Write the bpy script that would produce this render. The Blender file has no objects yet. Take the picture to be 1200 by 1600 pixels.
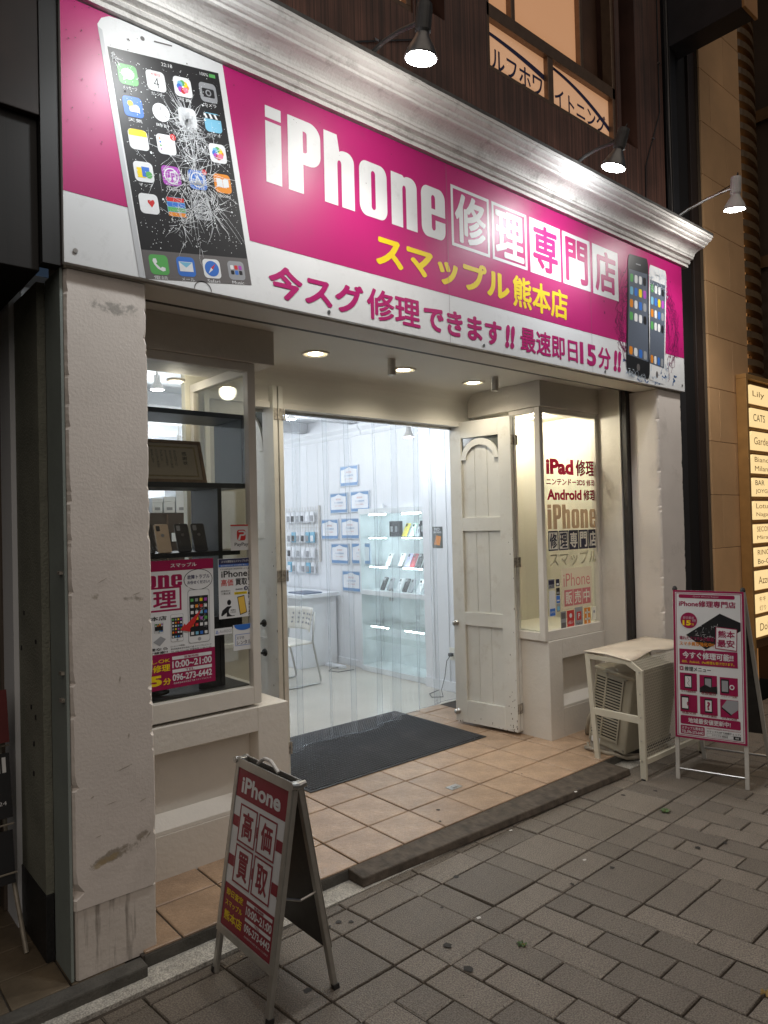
import bpy, bmesh, math, random
from mathutils import Vector, Matrix
random.seed(7)
scn = bpy.context.scene
col = scn.collection

# ------------------------------------------------------------------ camera
YAW, PIT, ROL = math.radians(40.5), math.radians(0.92), math.radians(-1.40)
cam_d = bpy.data.cameras.new("camera")
cam = bpy.data.objects.new("camera", cam_d)
col.objects.link(cam)
fw = Vector((math.sin(YAW) * math.cos(PIT), math.cos(YAW) * math.cos(PIT), math.sin(PIT)))
rt = Vector((math.cos(YAW), -math.sin(YAW), 0))
up = rt.cross(fw)
r2 = rt * math.cos(ROL) + up * math.sin(ROL)
u2 = -rt * math.sin(ROL) + up * math.cos(ROL)
mw = Matrix((r2, u2, -fw)).transposed().to_4x4()
mw.translation = Vector((0, -2.74, 1.69))
cam.matrix_world = mw
cam_d.sensor_fit = 'VERTICAL'
cam_d.sensor_height = 24.0
cam_d.lens = 1110 / 1600 * 24.0
cam_d.clip_start = 0.05
cam_d.clip_end = 500
scn.camera = cam

# ------------------------------------------------------------------ world, street glow, exposure
world = bpy.data.worlds.new("World")
scn.world = world
world.use_nodes = True
wn = world.node_tree
bg = wn.nodes["Background"]
SUN_EL, SUN_AZ = 46.0, 158.0          # broad night glow of the street, from in front of the shop
sky = wn.nodes.new("ShaderNodeTexSky")
sky.sky_type = 'NISHITA'
sky.sun_disc = False
sky.sun_elevation = math.radians(SUN_EL)
sky.sun_rotation = math.radians(SUN_AZ)
wn.links.new(sky.outputs[0], bg.inputs[0])
bg.inputs[1].default_value = 0.006
sd = bpy.data.lights.new("street_glow", 'SUN')
sd.energy = 0.46
sd.angle = math.radians(75)
sd.color = (1.0, 0.86, 0.72)
so = bpy.data.objects.new("street_glow", sd)
col.objects.link(so)
az, el = math.radians(SUN_AZ), math.radians(SUN_EL)
to_sun = Vector((math.sin(az) * -1 * math.cos(el), math.cos(az) * math.cos(el), math.sin(el)))
so.rotation_euler = to_sun.to_track_quat('Z', 'Y').to_euler()
so.location = (0, -6, 8)
vs = scn.view_settings
vs.view_transform = 'Standard'
vs.look = 'None'
vs.exposure = 0.6
vs.gamma = 1.0
vs.use_curve_mapping = False
scn.cycles.use_denoising = True
scn.cycles.max_bounces = 8
scn.cycles.transparent_max_bounces = 24
scn.cycles.sample_clamp_indirect = 6
scn.cycles.caustics_reflective = False
scn.cycles.caustics_refractive = False

# ------------------------------------------------------------------ materials
def nn(nt, t, **k):
    n = nt.nodes.new(t)
    for a, b in k.items():
        setattr(n, a, b)
    return n

MATS = {}
def pm(name, c, rough=0.55, var=0.10, scale=6.0, bump=0.0, bscale=60.0, metal=0.0, spec=0.5, dirt=0.0,
       dcol=(0.08, 0.07, 0.055), dscale=2.5, orand=0.0, coat=0.0, speck=0.0):
    """painted / plain surface: noise tint, optional dirt patches, fine relief and per-object tint"""
    if name in MATS:
        return MATS[name]
    m = bpy.data.materials.new(name)
    m.use_nodes = True
    nt = m.node_tree
    b = nt.nodes["Principled BSDF"]
    b.inputs["Roughness"].default_value = rough
    b.inputs["Metallic"].default_value = metal
    b.inputs["Specular IOR Level"].default_value = spec
    b.inputs["Coat Weight"].default_value = coat
    tc = nn(nt, "ShaderNodeTexCoord")
    n1 = nn(nt, "ShaderNodeTexNoise")
    n1.inputs["Scale"].default_value = scale
    n1.inputs["Detail"].default_value = 6
    nt.links.new(tc.outputs["Object"], n1.inputs["Vector"])
    mr = nn(nt, "ShaderNodeMapRange")
    mr.inputs[1].default_value = 0.3
    mr.inputs[2].default_value = 0.7
    mr.inputs[3].default_value = 1 - var
    mr.inputs[4].default_value = 1 + var
    nt.links.new(n1.outputs["Fac"], mr.inputs[0])
    val = mr.outputs[0]
    if orand:
        oi = nn(nt, "ShaderNodeObjectInfo")
        m2 = nn(nt, "ShaderNodeMapRange")
        m2.inputs[3].default_value = 1 - orand
        m2.inputs[4].default_value = 1 + orand
        nt.links.new(oi.outputs["Random"], m2.inputs[0])
        mu = nn(nt, "ShaderNodeMath", operation='MULTIPLY')
        nt.links.new(val, mu.inputs[0])
        nt.links.new(m2.outputs[0], mu.inputs[1])
        val = mu.outputs[0]
    if speck:
        n4 = nn(nt, "ShaderNodeTexNoise")
        n4.inputs["Scale"].default_value = 170
        n4.inputs["Detail"].default_value = 3
        nt.links.new(tc.outputs["Object"], n4.inputs["Vector"])
        m4 = nn(nt, "ShaderNodeMapRange")
        m4.inputs[1].default_value = 0.36
        m4.inputs[2].default_value = 0.64
        m4.inputs[3].default_value = 1 - speck
        m4.inputs[4].default_value = 1 + speck
        nt.links.new(n4.outputs["Fac"], m4.inputs[0])
        mu = nn(nt, "ShaderNodeMath", operation='MULTIPLY')
        nt.links.new(val, mu.inputs[0])
        nt.links.new(m4.outputs[0], mu.inputs[1])
        val = mu.outputs[0]
    mx = nn(nt, "ShaderNodeVectorMath", operation='SCALE')
    mx.inputs[0].default_value = c
    nt.links.new(val, mx.inputs["Scale"])
    out = mx.outputs[0]
    if dirt:
        n2 = nn(nt, "ShaderNodeTexNoise")
        n2.inputs["Scale"].default_value = dscale
        n2.inputs["Detail"].default_value = 9
        n2.inputs["Roughness"].default_value = 0.7
        nt.links.new(tc.outputs["Object"], n2.inputs["Vector"])
        m3 = nn(nt, "ShaderNodeMapRange")
        m3.inputs[1].default_value = 0.55
        m3.inputs[2].default_value = 0.80
        m3.inputs[3].default_value = 0
        m3.inputs[4].default_value = dirt
        nt.links.new(n2.outputs["Fac"], m3.inputs[0])
        mi = nn(nt, "ShaderNodeMix", data_type='RGBA')
        nt.links.new(m3.outputs[0], mi.inputs[0])
        nt.links.new(out, mi.inputs[6])
        mi.inputs[7].default_value = (*dcol, 1)
        out = mi.outputs[2]
    nt.links.new(out, b.inputs["Base Color"])
    if bump:
        n3 = nn(nt, "ShaderNodeTexNoise")
        n3.inputs["Scale"].default_value = bscale
        n3.inputs["Detail"].default_value = 5
        nt.links.new(tc.outputs["Object"], n3.inputs["Vector"])
        bp = nn(nt, "ShaderNodeBump")
        bp.inputs["Strength"].default_value = bump
        bp.inputs["Distance"].default_value = 0.006
        nt.links.new(n3.outputs["Fac"], bp.inputs["Height"])
        nt.links.new(bp.outputs[0], b.inputs["Normal"])
    MATS[name] = m
    return m

def emit(name, c, s, base=None):
    if name in MATS:
        return MATS[name]
    m = bpy.data.materials.new(name)
    m.use_nodes = True
    b = m.node_tree.nodes["Principled BSDF"]
    b.inputs["Base Color"].default_value = (*(base or c), 1)
    b.inputs["Emission Color"].default_value = (*c, 1)
    b.inputs["Emission Strength"].default_value = s
    b.inputs["Roughness"].default_value = 0.4
    MATS[name] = m
    return m

def glass(name, tint=(1, 1, 1), rough=0.02, ior=1.45, haze=0.0, hcol=(0.8, 0.85, 0.9), bump=0.0):
    """thin clear sheet: straight-through transmission plus Fresnel reflection, optional milky haze"""
    if name in MATS:
        return MATS[name]
    m = bpy.data.materials.new(name)
    m.use_nodes = True
    nt = m.node_tree
    nt.nodes.remove(nt.nodes["Principled BSDF"])
    o = nt.nodes["Material Output"]
    tr = nn(nt, "ShaderNodeBsdfTransparent")
    tr.inputs[0].default_value = (*tint, 1)
    gl = nn(nt, "ShaderNodeBsdfGlossy")
    gl.inputs["Roughness"].default_value = rough
    fr = nn(nt, "ShaderNodeFresnel")
    ge = nn(nt, "ShaderNodeNewGeometry")
    mri = nn(nt, "ShaderNodeMapRange")                    # same reflectance from both sides of a thin sheet
    mri.inputs[3].default_value = ior
    mri.inputs[4].default_value = 1.0 / ior
    nt.links.new(ge.outputs["Backfacing"], mri.inputs[0])
    nt.links.new(mri.outputs[0], fr.inputs[0])
    src = tr.outputs[0]
    if haze:
        df = nn(nt, "ShaderNodeBsdfTranslucent")
        df.inputs[0].default_value = (*hcol, 1)
        mh = nn(nt, "ShaderNodeMixShader")
        mh.inputs[0].default_value = haze
        nt.links.new(src, mh.inputs[1])
        nt.links.new(df.outputs[0], mh.inputs[2])
        src = mh.outputs[0]
    mx = nn(nt, "ShaderNodeMixShader")
    nt.links.new(fr.outputs[0], mx.inputs[0])
    nt.links.new(src, mx.inputs[1])
    nt.links.new(gl.outputs[0], mx.inputs[2])
    if bump:
        tc = nn(nt, "ShaderNodeTexCoord")
        mp = nn(nt, "ShaderNodeMapping")
        mp.inputs["Scale"].default_value = (9, 9, 1.2)
        ns = nn(nt, "ShaderNodeTexNoise")
        ns.inputs["Scale"].default_value = 2.2
        ns.inputs["Detail"].default_value = 3
        bp = nn(nt, "ShaderNodeBump")
        bp.inputs["Strength"].default_value = bump
        bp.inputs["Distance"].default_value = 0.02
        nt.links.new(tc.outputs["Object"], mp.inputs[0])
        nt.links.new(mp.outputs[0], ns.inputs["Vector"])
        nt.links.new(ns.outputs["Fac"], bp.inputs["Height"])
        nt.links.new(bp.outputs[0], gl.inputs["Normal"])
        nt.links.new(bp.outputs[0], fr.inputs["Normal"])
    nt.links.new(mx.outputs[0], o.inputs[0])
    MATS[name] = m
    return m

def vinyl(name, c, back=0.5):
    """thin stuck-on film that also glows a little with the light behind it"""
    if name in MATS:
        return MATS[name]
    m = bpy.data.materials.new(name)
    m.use_nodes = True
    nt = m.node_tree
    nt.nodes.remove(nt.nodes["Principled BSDF"])
    d = nn(nt, "ShaderNodeBsdfDiffuse"); d.inputs[0].default_value = (*c, 1)
    t = nn(nt, "ShaderNodeBsdfTranslucent"); t.inputs[0].default_value = (*c, 1)
    mx = nn(nt, "ShaderNodeMixShader"); mx.inputs[0].default_value = back
    nt.links.new(d.outputs[0], mx.inputs[1]); nt.links.new(t.outputs[0], mx.inputs[2])
    nt.links.new(mx.outputs[0], nt.nodes["Material Output"].inputs[0])
    MATS[name] = m
    return m

# ------------------------------------------------------------------ object helpers
def root_loc(p):
    while p.parent:
        p = p.parent
    return p.location.copy()

def tag(o, label=None, cat=None, group=None, kind=None):
    if label: o["label"] = label
    if cat: o["category"] = cat
    if group: o["group"] = group
    if kind: o["kind"] = kind
    return o

def thing(name, label, cat, loc=(0, 0, 0), group=None, kind=None):
    o = bpy.data.objects.new(name, None)
    o.empty_display_size = 0.1
    col.objects.link(o)
    o.location = loc
    return tag(o, label, cat, group, kind)

class Fr:
    """a flat face in space: origin, right, up, outward normal"""
    def __init__(s, o, u, v):
        s.o, s.u, s.v = Vector(o), Vector(u).normalized(), Vector(v).normalized()
        s.n = s.u.cross(s.v)
    def p(s, u, v, w=0.0):
        return s.o + s.u * u + s.v * v + s.n * w

WORLD = Fr((0, 0, 0), (1, 0, 0), (0, 1, 0))

class MB:
    def __init__(s):
        s.v, s.f, s.g = [], [], []
    def add(s, vs_, fs):
        k = len(s.v)
        s.g.append((k, len(s.f), len(vs_), len(fs)))
        s.v += [Vector(q) for q in vs_]
        s.f += [tuple(i + k for i in f) for f in fs]
        return s
    def box(s, x0, y0, z0, x1, y1, z1, fr=WORLD):
        x0, x1 = sorted((x0, x1)); y0, y1 = sorted((y0, y1)); z0, z1 = sorted((z0, z1))
        c = [(x0, y0, z0), (x1, y0, z0), (x1, y1, z0), (x0, y1, z0), (x0, y0, z1), (x1, y0, z1), (x1, y1, z1), (x0, y1, z1)]
        return s.add([fr.p(*q) for q in c], [(0, 3, 2, 1), (4, 5, 6, 7), (0, 1, 5, 4), (1, 2, 6, 5), (2, 3, 7, 6), (3, 0, 4, 7)])
    def poly(s, pts, fr=WORLD, w=0.0):
        return s.add([fr.p(a, b, w) for a, b in pts], [tuple(range(len(pts)))])
    def rect(s, u0, v0, u1, v1, fr, w=0.0):
        return s.poly([(u0, v0), (u1, v0), (u1, v1), (u0, v1)], fr, w)
    def prism(s, pts, fr, w0, w1):
        n = len(pts)
        vs_ = [fr.p(a, b, w0) for a, b in pts] + [fr.p(a, b, w1) for a, b in pts]
        fs = [tuple(reversed(range(n))), tuple(range(n, 2 * n))]
        fs += [(i, (i + 1) % n, n + (i + 1) % n, n + i) for i in range(n)]
        return s.add(vs_, fs)
    def cyl(s, a, b, r0, r1=None, n=14, cap=True):
        a, b = Vector(a), Vector(b)
        r1 = r0 if r1 is None else r1
        d = (b - a).normalized()
        e = d.orthogonal().normalized(); g = d.cross(e)
        vs_ = []
        for c, r in ((a, r0), (b, r1)):
            vs_ += [c + (e * math.cos(t) + g * math.sin(t)) * r for t in [2 * math.pi * i / n for i in range(n)]]
        fs = [(i, (i + 1) % n, n + (i + 1) % n, n + i) for i in range(n)]
        if cap:
            fs += [tuple(reversed(range(n))), tuple(range(n, 2 * n))]
        return s.add(vs_, fs)
    def tube(s, pts, r, n=8):
        pts = [Vector(p) for p in pts]
        rings = []
        prev = None
        for i, p in enumerate(pts):
            d = (pts[min(i + 1, len(pts) - 1)] - pts[max(i - 1, 0)]).normalized()
            e = prev - d * prev.dot(d) if prev else d.orthogonal()
            e.normalize(); prev = e
            g = d.cross(e)
            rings.append([p + (e * math.cos(t) + g * math.sin(t)) * r for t in [2 * math.pi * k / n for k in range(n)]])
        vs_ = [q for ring in rings for q in ring]
        fs = []
        for i in range(len(pts) - 1):
            fs += [(i * n + k, i * n + (k + 1) % n, (i + 1) * n + (k + 1) % n, (i + 1) * n + k) for k in range(n)]
        fs += [tuple(reversed(range(n))), tuple(range((len(pts) - 1) * n, len(pts) * n))]
        return s.add(vs_, fs)
    def lathe(s, base, axis, prof, n=20):
        base, d = Vector(base), Vector(axis).normalized()
        e = d.orthogonal().normalized(); g = d.cross(e)
        vs_, fs = [], []
        for r, h in prof:
            vs_ += [base + d * h + (e * math.cos(t) + g * math.sin(t)) * max(r, 1e-4) for t in [2 * math.pi * k / n for k in range(n)]]
        for i in range(len(prof) - 1):
            fs += [(i * n + k, i * n + (k + 1) % n, (i + 1) * n + (k + 1) % n, (i + 1) * n + k) for k in range(n)]
        return s.add(vs_, fs)
    def each(s, name, m, parent, **kw):
        """one object for each piece that was added"""
        out = []
        for (k, fk, nv, nf) in s.g:
            p = MB()
            p.v = s.v[k:k + nv]
            p.f = [tuple(i - k for i in f) for f in s.f[fk:fk + nf]]
            out.append(p.build(name, m, parent, **kw))
        return out
    def build(s, name, m, parent=None, bevel=0.0, smooth=False, seg=2, label=None, cat=None, group=None, kind=None):
        if parent is not None:
            off = root_loc(parent)
        else:
            xs = [v.x for v in s.v]; ys = [v.y for v in s.v]; zs = [v.z for v in s.v]
            off = Vector(((min(xs) + max(xs)) / 2, (min(ys) + max(ys)) / 2, min(zs)))
        me = bpy.data.meshes.new(name)
        me.from_pydata([tuple(v - off) for v in s.v], [], s.f)
        me.update()
        if smooth:
            for p in me.polygons:
                p.use_smooth = True
        o = bpy.data.objects.new(name, me)
        me.materials.append(m)
        col.objects.link(o)
        if parent is not None:
            o.parent = parent
        else:
            o.location = off
        if bevel:
            md = o.modifiers.new("bevel", 'BEVEL')
            md.width = bevel; md.segments = seg; md.limit_method = 'ANGLE'; md.angle_limit = math.radians(35)
        tag(o, label, cat, group, kind)
        return o

def rrect(u0, v0, u1, v1, r, n=5):
    pts = []
    for cx, cy, a0 in ((u1 - r, v0 + r, -90), (u1 - r, v1 - r, 0), (u0 + r, v1 - r, 90), (u0 + r, v0 + r, 180)):
        for i in range(n + 1):
            a = math.radians(a0 + 90 * i / n)
            pts.append((cx + r * math.cos(a), cy + r * math.sin(a)))
    return pts

def ell(cx, cy, rx, ry=None, n=24, a0=0, a1=360):
    ry = rx if ry is None else ry
    k = n if a1 - a0 >= 360 else n + 1
    return [(cx + rx * math.cos(math.radians(a0 + (a1 - a0) * i / n)), cy + ry * math.sin(math.radians(a0 + (a1 - a0) * i / n))) for i in range(k)]

# ------------------------------------------------------------------ lettering
_gc = {}
def glyphs(s, bold=0.0, sp=1.0):
    k = (s, bold, sp)
    if k in _gc:
        return _gc[k]
    dense = bold > 0.004 and any('\u3040' <= ch <= '\u9fff' for ch in s)
    cu = bpy.data.curves.new("t", 'FONT')
    cu.body = s
    cu.size = 1.0
    cu.offset = 0.0 if dense else bold
    cu.resolution_u = 3
    cu.space_character = sp
    ob = bpy.data.objects.new("t", cu)
    me = bpy.data.meshes.new_from_object(ob)
    vs_ = [(v.co.x, v.co.y) for v in me.vertices]
    fs = [tuple(p.vertices) for p in me.polygons]
    bpy.data.objects.remove(ob); bpy.data.curves.remove(cu); bpy.data.meshes.remove(me)
    if dense:                                             # heavy kanji: strokes thickened by shifted copies
        b = bold * 0.95
        V, F = [], []
        for q, (dx, dy) in enumerate(((0, 0), (b, 0), (-b, 0), (0, b * .8), (0, -b * .8), (b * .7, b * .6), (-b * .7, b * .6), (b * .7, -b * .6), (-b * .7, -b * .6))):
            n0 = len(V)
            V += [(x + dx, y + dy, q * 0.00003) for x, y in vs_]
            F += [tuple(i + n0 for i in f) for f in fs]
        vs_, fs = V, F
    else:
        vs_ = [(x, y, 0.0) for x, y in vs_]
    _gc[k] = (vs_, fs)
    return _gc[k]

def loops(ls):
    """flat shape from closed outlines, holes by even-odd"""
    cu = bpy.data.curves.new("s", 'CURVE')
    cu.dimensions = '2D'
    cu.fill_mode = 'BOTH'
    for l in ls:
        sp = cu.splines.new('POLY')
        sp.points.add(len(l) - 1)
        for i, (a, b) in enumerate(l):
            sp.points[i].co = (a, b, 0, 1)
        sp.use_cyclic_u = True
    ob = bpy.data.objects.new("s", cu)
    me = bpy.data.meshes.new_from_object(ob)
    vs_ = [(v.co.x, v.co.y) for v in me.vertices]
    fs = [tuple(p.vertices) for p in me.polygons]
    bpy.data.objects.remove(ob); bpy.data.curves.remove(cu); bpy.data.meshes.remove(me)
    return vs_, fs

def fit(vf, u0, v0, u1, v1, fr, w, mb=None, slant=0.0):
    vs_, fs = vf
    mb = mb or MB()
    if not vs_:
        return mb
    vs_ = [(q[0], q[1], q[2] if len(q) > 2 else 0.0) for q in vs_]
    x0 = min(q[0] for q in vs_); x1 = max(q[0] for q in vs_)
    y0 = min(q[1] for q in vs_); y1 = max(q[1] for q in vs_)
    sx = (u1 - u0) / max(x1 - x0, 1e-6); sy = (v1 - v0) / max(y1 - y0, 1e-6)
    mb.add([fr.p(u0 + (a - x0) * sx + slant * (b - y0) * sy, v0 + (b - y0) * sy, w + c) for a, b, c in vs_], fs)
    return mb

def txt(fr, s, u0, v0, u1, v1, m, w, parent, bold=0.012, name="lettering", slant=0.0):
    return fit(glyphs(s, bold), u0, v0, u1, v1, fr, w, slant=slant).build(name, m, parent)

def vtxt(fr, s, u, v1, size, m, w, parent, bold=0.01):
    mb = MB()
    for i, ch in enumerate(s):
        if ch != ' ':
            fit(glyphs(ch, bold), u - size / 2, v1 - (i + 0.92) * size, u + size / 2, v1 - (i + 0.08) * size, fr, w, mb)
    return mb.build("lettering", m, parent)

def heavy_word():
    """the heavy condensed word on the fascia, drawn stroke by stroke (cap height 1)"""
    H, X, S = 1.0, 0.80, 0.245
    G = [[(0, 0), (S, 0), (S, .80), (0, .80)], [(0, .845), (S, .845), (S, 1), (0, 1)]]
    def arc(cx, cy, rx, ry, a0, a1, n=8):
        return [(cx + rx * math.cos(math.radians(a0 + (a1 - a0) * i / n)), cy + ry * math.sin(math.radians(a0 + (a1 - a0) * i / n))) for i in range(n + 1)]
    x = .35                                                   # P
    G += [[(x, 0), (x + S, 0), (x + S, .40)] + arc(x + .35, .58, .19, .18, -90, 0) + arc(x + .35, .82, .19, .18, 0, 90) + [(x, 1)],
          [(x + S, .56), (x + S, .85)] + arc(x + .265, .82, .045, .03, 90, 0, 4) + arc(x + .265, .59, .045, .03, 0, -90, 4)]
    def en(x, top):
        return [[(x, 0), (x + S * .95, 0), (x + S * .95, .60)] + arc(x + .27, .60, .035, .05, 180, 0, 6) + [(x + .305, 0), (x + .305 + S * .95, 0)]
                + arc(x + .40, X - .14, .138, .14, 0, 90) + arc(x + .36, X - .06, .1, .06, 90, 150, 3) + [(x + S * .95, top), (x, top)]]
    G += en(.95, 1.0)
    def oh(x):
        return [arc(x + .135, .16, .135, .16, 180, 270) + arc(x + .40, .16, .135, .16, 270, 360) + arc(x + .40, X - .16, .135, .16, 0, 90) + arc(x + .135, X - .16, .135, .16, 90, 180)]
    G += oh(1.58) + [arc(1.58 + .267, .16, .04, .045, 180, 360) + arc(1.58 + .267, X - .16, .04, .045, 0, 180)]
    G += en(2.20, X)
    x = 2.83                                                  # e
    G += [arc(x + .135, .16, .135, .16, 180, 270) + arc(x + .40, .16, .135, .16, 270, 360, 8) + [(x + .535, .29), (x + .31, .29)]
          + arc(x + .267, .17, .043, .05, 0, -180, 6) + [(x + .224, .37), (x + .535, .37)] + arc(x + .40, X - .16, .135, .16, 0, 90) + arc(x + .135, X - .16, .135, .16, 90, 180),
          [(x + .224, .46)] + [(x + .31, .46)] + arc(x + .267, X - .17, .043, .05, 0, 180, 6)]
    return loops(G)
HEAVY = heavy_word()
# ------------------------------------------------------------------ palette
WHITE_PAINT = pm("white_paint", (0.70, 0.66, 0.60), 0.5, 0.05, 3, 0.25, 35, dirt=0.35, dcol=(0.30, 0.27, 0.22), dscale=4)
PLASTER = pm("plaster", (0.70, 0.64, 0.59), 0.8, 0.05, 4, 0.2, 85, dirt=0.5, dcol=(0.25, 0.22, 0.18), dscale=3.2)
def stained(m, cx, cz, hx, hz, slope, col_, seed=0.0, lo=0.42):
    """a rubbed, flaking smear with a shape of its own, in the object's own coordinates"""
    nt = m.node_tree
    b = nt.nodes["Principled BSDF"]
    tc = nn(nt, "ShaderNodeTexCoord")
    sx = nn(nt, "ShaderNodeSeparateXYZ")
    nt.links.new(tc.outputs["Object"], sx.inputs[0])
    def M_(op, a, c=None):
        n_ = nn(nt, "ShaderNodeMath", operation=op)
        for i_, q in enumerate((a, c)):
            if q is None: continue
            if isinstance(q, (int, float)): n_.inputs[i_].default_value = q
            else: nt.links.new(q, n_.inputs[i_])
        return n_.outputs[0]
    dx = M_('SUBTRACT', sx.outputs[0], cx)
    dz = M_('SUBTRACT', M_('SUBTRACT', sx.outputs[2], cz), M_('MULTIPLY', dx, slope))
    r = M_('ADD', M_('POWER', M_('ABSOLUTE', M_('DIVIDE', dx, hx)), 2.0), M_('POWER', M_('ABSOLUTE', M_('DIVIDE', dz, hz)), 2.0))
    ns = nn(nt, "ShaderNodeTexNoise")
    ns.noise_dimensions = '4D'
    ns.inputs["W"].default_value = seed
    ns.inputs["Scale"].default_value = 26
    ns.inputs["Detail"].default_value = 8
    ns.inputs["Roughness"].default_value = 0.7
    nt.links.new(tc.outputs["Object"], ns.inputs["Vector"])
    v = M_('SUBTRACT', M_('ADD', ns.outputs["Fac"], M_('MULTIPLY', M_('SUBTRACT', 1.0, r), 0.16)), lo)
    mr = nn(nt, "ShaderNodeMapRange")
    mr.inputs[1].default_value = 0.10; mr.inputs[2].default_value = 0.22
    mr.inputs[3].default_value = 0.0; mr.inputs[4].default_value = 0.68
    nt.links.new(v, mr.inputs[0])
    gate = M_('MULTIPLY', mr.outputs[0], M_('LESS_THAN', r, 1.6))
    src = b.inputs["Base Color"].links[0].from_socket
    mi = nn(nt, "ShaderNodeMix", data_type='RGBA')
    nt.links.new(gate, mi.inputs[0])
    nt.links.new(src, mi.inputs[6])
    mi.inputs[7].default_value = (*col_, 1)
    nt.links.new(mi.outputs[2], b.inputs["Base Color"])
    return m
PILLAR = pm("pillar_plaster", (0.70, 0.64, 0.59), 0.75, 0.05, 4, 0.17, 85, dirt=0.45, dcol=(0.34, 0.30, 0.25), dscale=3.2)
for a_ in ((.96 - 3.1, .462, .105, .022, .16, (.16, .125, .075), 1.0, .40), (.93 - 3.1, .452, .05, .016, .2, (.36, .27, .13), 5.0, .38), (1.06 - 3.1, 1.42, .06, .012, -.2, (.25, .22, .18), 2.0, .44), (.90 - 3.1, 1.44, .02, .02, 0, (.3, .26, .2), 3.0, .44), (.99 - 3.1, 2.55, .10, .03, 0, (.22, .21, .19), 4.0, .46), (1.06 - 3.1, .50, .03, .02, .5, (.2, .16, .11), 6.0, .42)):
    stained(PILLAR, *a_)
PBASE = pm("pillar_base_plaster", (0.65, 0.595, 0.54), 0.85, 0.08, 6, 0.3, 60)
def streaks(m):
    nt = m.node_tree
    b = nt.nodes["Principled BSDF"]
    tc = nn(nt, "ShaderNodeTexCoord")
    mp = nn(nt, "ShaderNodeMapping")
    mp.inputs["Scale"].default_value = (1.0, 1.0, 0.10)
    mp.inputs["Rotation"].default_value = (0, 0.35, 0)
    ns = nn(nt, "ShaderNodeTexNoise")
    ns.inputs["Scale"].default_value = 48
    ns.inputs["Detail"].default_value = 4
    mr = nn(nt, "ShaderNodeMapRange")
    mr.inputs[1].default_value = 0.56; mr.inputs[2].default_value = 0.74; mr.inputs[4].default_value = 0.62
    mi = nn(nt, "ShaderNodeMix", data_type='RGBA')
    src = b.inputs["Base Color"].links[0].from_socket
    nt.links.new(tc.outputs["Object"], mp.inputs[0]); nt.links.new(mp.outputs[0], ns.inputs["Vector"])
    nt.links.new(ns.outputs["Fac"], mr.inputs[0]); nt.links.new(mr.outputs[0], mi.inputs[0])
    nt.links.new(src, mi.inputs[6]); mi.inputs[7].default_value = (.13, .11, .09, 1)
    nt.links.new(mi.outputs[2], b.inputs["Base Color"])
streaks(PBASE)
BAY_PAINT = pm("bay_paint", (0.66, 0.62, 0.56), 0.6, 0.05, 3, 0.35, 45, dirt=0.4, dcol=(0.36, 0.31, 0.25), dscale=3)
FRAME_PAINT = pm("frame_paint", (0.66, 0.62, 0.56), 0.42, 0.04, 4, 0.1, 60, dirt=0.25, dcol=(0.3, 0.26, 0.2), dscale=9)
DOOR_PAINT = pm("door_paint", (0.72, 0.71, 0.66), 0.4, 0.05, 5, 0.15, 30, dirt=0.45, dcol=(0.36, 0.30, 0.22), dscale=8)
CORNICE_PAINT = pm("cornice_paint", (0.66, 0.64, 0.61), 0.72, 0.06, 5, 0.7, 60, dirt=0.75, dcol=(0.16, 0.15, 0.13), dscale=9, spec=0.3)
CEIL_PAINT = pm("ceiling_paint", (0.72, 0.70, 0.65), 0.7, 0.03, 2, 0.1, 40)
ROOM_WHITE = pm("room_white", (0.76, 0.78, 0.81), 0.55, 0.02, 2, 0.08, 30)
ROOM_FLOOR = pm("room_floor", (0.52, 0.49, 0.43), 0.3, 0.08, 3, 0.05, 20, dirt=0.3, dcol=(0.3, 0.29, 0.27))
CREAM = pm("cream_paint", (0.78, 0.76, 0.66), 0.6, 0.03, 2)
DARK = pm("dark_metal", (0.018, 0.017, 0.017), 0.45, 0.2, 10)
SLOT = pm("shutter_slot", (0.03, 0.027, 0.025), 0.6, 0.2, 10)
STEEL = pm("brushed_steel", (0.48, 0.47, 0.45), 0.32, 0.08, 30, metal=1.0)
RUST = pm("old_brass", (0.42, 0.39, 0.34), 0.5, 0.5, 60, metal=0.5)
CONCRETE = pm("concrete", (0.42, 0.40, 0.36), 0.9, 0.2, 25, 0.8, 120, dirt=0.5, dcol=(0.12, 0.11, 0.1), dscale=9, speck=0.35)
KERB = pm("kerb_stone", (0.085, 0.08, 0.07), 0.85, 0.3, 12, 0.7, 90, dirt=0.5, dcol=(0.03, 0.03, 0.028), dscale=8)
JOINT = pm("joint_dirt", (0.062, 0.050, 0.039), 0.95, 0.3, 30, 0.5, 100)
PAVER = pm("paver", (0.166, 0.141, 0.115), 0.50, 0.16, 3.5, 0.9, 190, dirt=0.62, dcol=(0.075, 0.066, 0.056), dscale=4.2, orand=0.20, speck=0.42, spec=0.45)
TILE = pm("terracotta_tile", (0.370, 0.252, 0.166), 0.38, 0.20, 7, 0.6, 38, dirt=0.95, dcol=(0.10, 0.08, 0.062), dscale=2.2, orand=0.14, speck=0.16)
GROUT = pm("grout", (0.055, 0.046, 0.038), 0.9, 0.2, 20)
WOOD = pm("dark_timber", (0.075, 0.058, 0.043), 0.75, 0.4, 18, 0.9, 40, dirt=0.5, dcol=(0.13, 0.11, 0.09), dscale=9)
GLASS = glass("window_glass", (0.96, 0.97, 0.96), 0.015)
PVC = glass("clear_pvc", (0.94, 0.955, 0.965), 0.05, 1.5, haze=0.085, bump=0.9)
PVCEDGE = glass("pvc_edge", (0.86, 0.88, 0.90), 0.08, 1.5, haze=0.22)

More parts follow.
